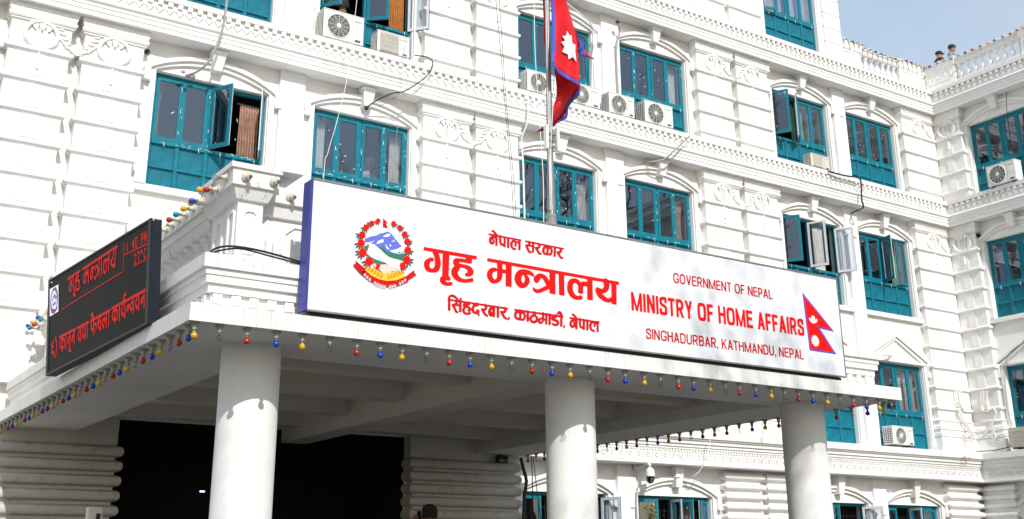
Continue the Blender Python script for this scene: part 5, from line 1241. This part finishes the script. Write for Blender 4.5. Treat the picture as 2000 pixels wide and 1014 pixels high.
cable('pale drop wire slanting down from the ledge across the window above the crest', [Y(697, 0, -1.2), Y(682, 130, -1.2), Y(660, 230, -1.2), Y(640, 300, -1.2), Y(632, 350, -1.2), np.array([Y(632, 350, -1.2)[0]-.05, -1.25, 4.53])], .006, 'pvc', 'wire', 5, cat='wire')
cable('fine grey wire hanging from the square-grilled unit down across the window', [Y(795, 75, -.6), Y(788, 110, -.6), Y(772, 290, -.6), Y(755, 372, -.6)], .0045, 'grey', 'wire', 5, cat='wire')
cable('white conduit pipe running down left of the window behind the flagpole', [Y(1032, 190, -.55), Y(1031, 238, -.55), Y(1019, 268, -.30), Y(1022, 330, -.20), Y(1025, 440, -.20)], .022, 'pvc', 'conduit_pipe', 8, cat='pipe', sub=False)
cable('white string hanging left of the flagpole', [Y(1043, 0, -5), Y(1046, 120, -5), Y(1060, 330, -5), Y(1062, 432, -5), np.array([Y(1062, 432, -5)[0], -5, 4.53])], .007, 'pvc', 'wire', 5, cat='wire')
cable('pale refrigerant hose beside the window head left of the wall strip', [Y(1206, 45, -.35), Y(1210, 62, -.25), Y(1204, 90, -.18), Y(1205, 140, -.16), Y(1208, 188, -.18)], .022, 'grey', 'hose', 7, cat='hose')
MB().ball((0, 0, 0), .06, .05, .05, 8, 6).obj('sealed_pipe_hole', 'rust', None, True, loc=tuple(Y(1206, 43, -.34)), label='dark sealant lump where a hose enters under the upper ledge', cat='sealant')
cable('pale cable arching beside the flag from the upper window down to the wall strip', [Y(1105, 5, -.35), Y(1130, 25, -.3), Y(1155, 48, -.25), Y(1163, 75, -.2), Y(1158, 110, -.18), Y(1156, 175, -.2)], .018, 'pvc', 'cable', 7)
cable('grey pipe stub sticking out over the arch right of the flagpole', [Y(1255, 317, -.1), Y(1275, 316, -.3), Y(1297, 311, -.45), Y(1318, 293, -.62), Y(1347, 266, -.62)], .022, 'grey', 'pipe_stub', 7, cat='pipe')
cable('coiled black cable dropping over the ledge at upper right', [Y(1618, 335, -.52), Y(1650, 343, -.58), Y(1677, 348, -.60), Y(1682, 362, -.60), Y(1683, 390, -.58), Y(1686, 405, -.55), Y(1672, 412, -.4), Y(1664, 416, -.1)], .024, 'black')
cable('black cable pair looping round the canopy corner to the sign', [Y(411, 492, -9.40), Y(425, 484, -9.42), Y(450, 481, -9.42), Y(490, 486, -9.42), Y(540, 498, -9.42), Y(590, 513, -9.42)], .011, 'black')
cable('second black cable lying under the looped pair at the canopy corner', [Y(415, 494, -9.36), Y(432, 489, -9.38), Y(470, 486, -9.40), Y(530, 501, -9.41), Y(590, 517, -9.41)], .009, 'black')
cable('white cable drooping from the canopy bulbs to the arch below the security camera', [Y(1388, 852, -.7), Y(1384, 880, -.65), Y(1370, 915, -.5), Y(1355, 930, -.35), Y(1345, 936, -.2), Y(1332, 932, -.2), Y(1318, 931, -.28)], .011, 'pvc')
cable('thick black cables hanging at the edge of the rolled pier', [Y(1017, 895, -.55), Y(1022, 915, -.5), Y(1028, 940, -.5), Y(1024, 975, -.5), Y(1022, 1030, -.5)], .035, 'black')
cable('slim black cable hanging from the canopy edge beside the middle column', [Y(1038, 890, -2.0), Y(1040, 950, -2.0), Y(1041, 1040, -2.0)], .010, 'black')
cable('slanting black cable beside the slim one by the middle column', [Y(1041, 890, -2.0), Y(1049, 960, -2.0), Y(1059, 1040, -2.0)], .008, 'black')
cable('grey cable bundle climbing the gabled window frame on the wing', [onx(2005, 668, 28.7), onx(1985, 678, 28.75), onx(1968, 697, 28.80), onx(1963, 740, 28.82), onx(1968, 800, 28.80), onx(1977, 830, 28.75)], .013, 'grey')
cable('black cable along the wing ledge to the cream unit', [onx(1905, 882, 28.36), onx(1940, 880, 28.36), onx(1972, 873, 28.36)], .012, 'black')
cable('drain pipe dripping across the corner pilaster base', [Y(1872, 800, -.34), Y(1885, 830, -.36), Y(1897, 850, -.38), Y(1905, 858, -.40)], .028, 'pvc', 'drain_pipe', 8, cat='pipe')
cable('black wire with insulator hanging at the head of the wing window', [onx(1966, 180, 28.6), onx(1966, 210, 28.62), onx(1972, 260, 28.72), onx(1980, 310, 28.75)], .010, 'black', 'wire', 5, cat='wire')
cable('curved pale pipe poking from the gable beside the canopy end', [Y(1714, 697, -.4), Y(1725, 694, -.3), Y(1738, 694, -.2), Y(1743, 691, -.05)], .03, 'pvc', 'pipe_stub', 8, cat='pipe')
MB().lathe([(.045, 0), (.045, .05)], (0, 0, 0), 14, mtx=Matrix.Rotation(R(90), 4, 'X')).obj('wall_vent', 'black', None, loc=tuple(Y(287, 102, -.002)), label='small round black vent beside the left capital', cat='vent')
MB().lathe([(.06, 0), (.06, .1), (.05, .16)], (0, 0, 0), 14, mtx=Matrix.Rotation(R(-90), 4, 'Y')).obj('wall_vent', 'black', None, loc=tuple(onx(1913, 461, 28.93)), label='round black vent beside the wing capital', cat='vent')
# moulded drapery relief on the bases of the two corner pilasters
mb = MB(); A_ = lambda u, v: tuple(Y(u, v, -.315))
for q in ((1866, 762), (1871, 760), (1876, 763)): mb.tube([A_(*q), A_(q[0]+4, 785), A_(1882, 800)], .022, 6)
mb.tube([A_(1873, 798), A_(1884, 822), A_(1896, 842), A_(1908, 858)], [.03, .038, .032, .02], 7)
for k in range(4): mb.tube([A_(1879+k, 848+5*k), A_(1888, 855+6*k), A_(1897-k, 852+5*k)], .014, 5)
mb.obj('drapery_relief', 'trim', B, True)
mb = MB(); A_ = lambda u, v: tuple(onx(u, v, 28.615))
for q in (1916, 1921, 1927): mb.tube([A_(q, 764), A_(q+1, 790)], .024, 6)
mb.tube([A_(1917, 792), A_(1920, 803), A_(1930, 803), A_(1930, 792)], .04, 6)
mb.tube([A_(1931, 802), A_(1941, 797), A_(1946, 806), A_(1938, 828), A_(1926, 846), A_(1917, 855)], [.02, .024, .03, .034, .03, .02], 7)
for k in range(4): mb.tube([A_(1932+3*k, 848-3*k), A_(1942+k, 862-2*k), A_(1956, 862-5*k)], .014, 5)
mb.obj('drapery_relief', 'trim', B, True)
# ------------------------------------------------------------------ security camera
a = Y(1243, 915, -.12); t = thing('security_camera', 'white dome security camera on a bracket beside the ground floor arch', 'camera', tuple(a))
MB().box(-.09, .03, -.03, .015, -.02, .11).obj('mount_plate', 'white', t)
mb = MB(); mb.tube([(-.02, -.02, .02), (.02, -.16, .05), (.08, -.28, .085), (.10, -.33, .07), (.10, -.335, .03)], .03, 10); mb.obj('bracket_arm', 'white', t, True)
MB().lathe([(.10, 0), (.10, .10), (.085, .15), (.04, .19), (.03, .20)], (.10, -.335, -.19), 20).obj('housing', 'white', t, True)
MB().lathe([(.01, -.15), (.05, -.14), (.082, -.10), (.094, -.04), (.094, -.001)], (.10, -.335, -.19), 20).obj('dome', 'lens', t, True)
mb = MB(); mb.tube([(.04*math.cos(q)+.085, -.335-.088, -.28+.04*math.sin(q)) for q in [2*math.pi*i/16 for i in range(17)]], .006, 5, False); mb.obj('lens_ring', 'grey', t)
cable('grey cable hanging from the security camera mount down the wall', [a+np.array([-.1, -.02, .05]), a+np.array([-.12, -.08, -.08]), a+np.array([-.02, -.06, -.12]), a+np.array([.02, -.03, -.35]), a+np.array([-.06, -.03, -.6]), a+np.array([-.07, -.03, -1.5])], .016, 'grey')
# floodlight on the rolled pier
a = Y(980, 897, -.45); t = thing('floodlight', 'small black floodlight mounted above the rolled pier', 'lamp', tuple(a))
bevel(MB().box(-.13, .13, -.06, .05, -.075, .075).obj('body', 'black', t), .03, 3); MB().box(-.02, .02, .0501, .18, -.02, .02).obj('bracket', 'black', t); MB().box(-.10, .10, -.064, -.0605, -.05, .05).obj('glass', 'lens', t)
# potted plant at the barred window
a = Y(1276, 1002, -.10); t = thing('window_plant', 'small leafy plant in front of the barred ground floor window', 'plant', (a[0], -.10, a[2]-.35))
mb = MB()
for k in range(9):
    an = random.uniform(0, 6.28); h_ = random.uniform(.25, .5); mb.tube([(0, 0, 0), (.05*math.cos(an), .03*math.sin(an), h_*.5), (.11*math.cos(an), .05*math.sin(an), h_)], .004, 4)
mb.obj('stem', 'leaf', t)
mb = MB()
for k in range(110):
    c = Vector((random.gauss(0, .075), random.gauss(0, .05), random.uniform(.12, .52))); d = Vector((random.uniform(-1, 1), random.uniform(-1, 1), random.uniform(-.4, .8))).normalized()*.04; s_ = d.orthogonal().normalized()*.016
    mb.add([c, c+d*.5+s_, c+d, c+d*.5-s_], [(0, 1, 2, 3)])
mb.obj('leaves', mat('yellow_green_leaf', (.16, .22, .03), .6), t)
MB().lathe([(.07, -.14), (.09, 0), (.095, .015)], (0, 0, 0), 14).obj('pot', 'pot', t, True); MB().box(-.2, .2, -.12, .1, -.17, -.141).obj('shelf', 'metal', t)
# dry leaf caught on the ledge
mb = MB()
for k in range(14):
    c = Vector((random.gauss(0, .05), random.gauss(0, .02), random.gauss(0, .04))); d = Vector((random.uniform(-1, 1), random.uniform(-.3, .3), random.uniform(-1, 1))).normalized()*.07; s_ = d.orthogonal().normalized()*.02
    mb.add([c, c+d*.5+s_, c+d, c+d*.5-s_], [(0, 1, 2, 3)])
mb.obj('dry_leaf', mat('dry_leaf_brown', (.32, .14, .05), .8), None, loc=tuple(Y(1887, 895, -.62)), label='brown dry leaf cluster caught on the ground floor cornice', cat='leaf')
# ------------------------------------------------------------------ people
def person(label, head, floor_z, face, top, cap, arms='down', lean=0.0, capname='cap', group=None):
    """head = point at the crown; body grown as one surface"""
    H = head[2]-floor_z; k = H/1.7
    t = thing('person', label, 'person', (head[0], head[1], floor_z), (0, 0, face), group)
    J = [((0,0,.93),.16,.13), ((0,-.01,1.10),.155,.115), ((0,-lean*.5,1.30),.185,.125), ((0,-lean,1.42),.12,.09), ((0,-lean-.01,1.49),.055,.06), ((0,-lean-.02,1.56),.075,.095), ((0,-lean-.025,1.63),.078,.10), ((0,-lean-.01,1.68),.055,.07),
         ((.10,0,.88),.10,.10), ((.11,.0,.48),.075,.08), ((.11,.02,.08),.05,.055), ((.11,-.14,.04),.045,.035), ((-.10,0,.88),.10,.10), ((-.11,0,.48),.075,.08), ((-.11,.02,.08),.05,.055), ((-.11,-.14,.04),.045,.035)]
    E_ = [(0,1),(1,2),(2,3),(3,4),(4,5),(5,6),(6,7),(0,8),(8,9),(9,10),(10,11),(0,12),(12,13),(13,14),(14,15)]
    for sg in (1, -1):
        i = len(J); s0 = ((sg*.19, -lean*.9, 1.38), .075, .075)
        if arms == 'down': el, wr, hd_ = (sg*.25, -lean*.5+.02, 1.10), (sg*.24, -lean-.10, .86), (sg*.24, -lean-.13, .78)
        elif arms == 'phone': el, wr, hd_ = (sg*.24, -.16, 1.22), (sg*.08, -.30, 1.50), (sg*.055, -.31, 1.57)
        else: el, wr, hd_ = (sg*.24, -lean-.14, 1.14), (sg*.16, -lean-.34, 1.10), (sg*.12, -lean-.40, 1.10)
        J += [s0, (el, .052, .052), (wr, .036, .036), (hd_, .034, .028)]; E_ += [(3, i), (i, i+1), (i+1, i+2), (i+2, i+3)]
        # fingers
        for q in (-1, 0, 1, 2):
            J += [((hd_[0]+sg*.012*q, hd_[1]-.03, hd_[2]+(.035 if arms == 'phone' else -.035)), .010, .009)]; E_ += [(i+3, len(J)-1)]
        J += [((hd_[0]-sg*.035, hd_[1]-.02, hd_[2]+.005), .010, .009)]; E_ += [(i+3, len(J)-1)]
    i = len(J); J += [((0, -lean-.128, 1.585), .014, .014)]; E_ += [(5, i)]                      # nose
    me = bpy.data.meshes.new('body'); me.from_pydata([tuple(c*k for c in j[0]) for j in J], E_, [])
    m = bpy.data.materials.new('person_cloth'); m.use_nodes = True; n = m.node_tree.nodes; l = m.node_tree.links; b = n['Principled BSDF']; b.inputs['Roughness'].default_value = .8
    tc = n.new('ShaderNodeTexCoord'); sp = n.new('ShaderNodeSeparateXYZ'); l.new(tc.outputs['Object'], sp.inputs[0]); rp = n.new('ShaderNodeValToRGB'); rp.color_ramp.interpolation = 'CONSTANT'
    dv = n.new('ShaderNodeMath'); dv.operation = 'DIVIDE'; dv.inputs[1].default_value = 2.0*k; l.new(sp.outputs[2], dv.inputs[0]); l.new(dv.outputs[0], rp.inputs[0])
    rp.color_ramp.elements[0].color = (.03, .03, .04, 1); rp.color_ramp.elements[1].position = .93/2; rp.color_ramp.elements[1].color = (*top, 1)
    e = rp.color_ramp.elements.new(1.475/2); e.color = (.36, .18, .115, 1); l.new(rp.outputs[0], b.inputs['Base Color']); me.materials.append(m)
    o = link('body', me, t); sk = o.modifiers.new('skin', 'SKIN')
    for v, j in zip(me.skin_vertices[0].data, J): v.radius = (j[1]*k, j[2]*k)
    me.skin_vertices[0].data[0].use_root = True; ss = o.modifiers.new('sub', 'SUBSURF'); ss.levels = 2; ss.render_levels = 2; sk.use_smooth_shade = True
    cp2 = MB(); cz = 1.635*k; cp2.lathe([(.108*k, (-.09 if capname == 'hair' else -.01)*k), (.113*k, (-.02 if capname == 'hair' else .01)*k), (.112*k, .03*k), (.095*k, .075*k), (.05*k, .10*k), (.01*k, .105*k)], (0, (-lean-.02)*k, cz), 16)
    if capname == 'cap': cp2.xz([(-.08*k, cz-.004), (.08*k, cz-.004), (.08*k, cz+.008), (-.08*k, cz+.008)], (-lean-.17)*k, (-lean-.09)*k)
    cp2.obj(capname, cap, t, True)
    return t
M['navy'] = mat('navy_cloth', (.012, .014, .022), .8)
hd1 = onx(1826, 102, 29.45); hd2 = onx(1857, 90, 29.75)
person('person in dark cap and jacket leaning behind the roof parapet', hd1, 15.41, R(60), (.014, .018, .03), 'navy', 'fwd', .10)
person('person in grey jacket and dark cap standing behind the roof parapet', hd2, 15.41, R(20), (.22, .20, .25), 'navy', 'down', 0, 'beanie')
MB().box(-.2, .2, -.12, .12, 0, 1.1).obj('roof_box', 'ledc', None, loc=tuple(onx(1795, 133, 29.3)-np.array([0, 0, 1.12])), label='dark box just showing over the parapet left of the people', cat='box')
hd3 = Y(713, 313, 1.1); person('seated-height person in pale shirt and orange-banded cap behind the window above the sign', hd3, 7.72, R(30), (.45, .46, .50), 'cur_peach', 'fwd', .05, 'hat')
hd4 = Y(668, 8, 1.0); person('person in dark clothes inside the open top window behind the spoked unit', hd4, 11.27, R(-20), (.02, .015, .04), 'navy', 'fwd', .1, 'hair')
hd5 = Y(841, 990, -3.4); person('person seen from behind raising a phone under the canopy', hd5, .66, R(180), (.02, .02, .025), 'navy', 'phone', 0, 'hair')
bevel(MB().box(-.04, .04, -.008, .008, -.08, .08).obj('mobile_phone', 'navy', None, loc=(hd5[0], hd5[1]+.37, hd5[2]-.13), label='mobile phone held up by the person under the canopy', cat='phone'), .006, 2)
MB().box(3.0, 13.0, -7.9, 0.39, .125, .655).obj('entrance_platform', 'paving', None, kind='structure')
a = Y(183, 990, -2.6); t = thing('barrier_post', 'pale rounded post with dark slot in front of the left rolled pier', 'post', (a[0], -2.6, .656))
hh = a[2]-.656; bevel(MB().box(-.09, .13, -.06, .06, 0, hh).obj('body', 'acw', t), .03, 3); MB().box(.03, .09, -.063, -.0605, hh-.42, hh-.09).obj('slot', 'black', t); MB().box(-.14, .18, -.12, .12, 0, .03).obj('foot_plate', 'metal', t)
a = Y(395, 960, 1.9); MB().box(-.045, .045, -.012, .012, -.012, .012).obj('hall_lamp', 'lamp', None, loc=tuple(a), label='tiny bluish lamp glowing inside the dark entrance hall', cat='lamp')
# ------------------------------------------------------------------ trees in front of the building (behind the viewer): shade and reflections
def tree(label, base, h, spread, seed, leaves, levels=5):
    rr = random.Random(seed); t = thing('forecourt_tree', label, 'tree', base, None, 'forecourt trees'); mb = MB(); tips = []
    def br(p, d, L, r, lv):
        q = p; pts = [p]; rs = [r]
        for i in range(4):
            d = (d+Vector((rr.gauss(0, .12), rr.gauss(0, .12), rr.gauss(.04, .08)))).normalized(); q = q+d*L/4; pts.append(q); rs.append(r*(1-.14*(i+1)))
        mb.tube(pts, rs, 8 if lv > 3 else 5 if lv > 1 else 4, False)
        if lv == 0: tips.append(q); return
        for k in range(rr.choice((2, 3, 3)) if lv < levels else 5):
            a = Vector((rr.gauss(0, 1), rr.gauss(0, 1), rr.gauss(.15, .5))).normalized(); br(pts[rr.choice((2, 3, 4, 4))], (d+a*spread).normalized(), L*rr.uniform(.58, .8), r*.55, lv-1)
    br(Vector((0, 0, 0)), Vector((0, 0, 1)), h*.36, h*.018, levels)
    mb.obj('trunk', 'bark', t, True)
    if leaves:
        lf = MB()
        for p in tips:
            for k in range(leaves):
                c = p+Vector((rr.gauss(0, .25), rr.gauss(0, .25), rr.gauss(0, .22))); d = Vector((rr.gauss(0, 1), rr.gauss(0, 1), rr.gauss(-.3, 1))).normalized()*rr.uniform(.10, .20); s_ = d.orthogonal().normalized()*.05
                lf.add([c, c+d*.5+s_, c+d, c+d*.5-s_], [(0, 1, 2, 3)])
        lf.obj('crown', 'leaf', t)
    return t
tree('sparse leafy tree across the forecourt shading the sign and columns', (5.9, -29.5, 0), 19.8, .75, 5, 10)
tree('tall bare branching tree reflected in the windows behind the flagpole', (36, -31, 0), 27, .7, 11, 0, 6)
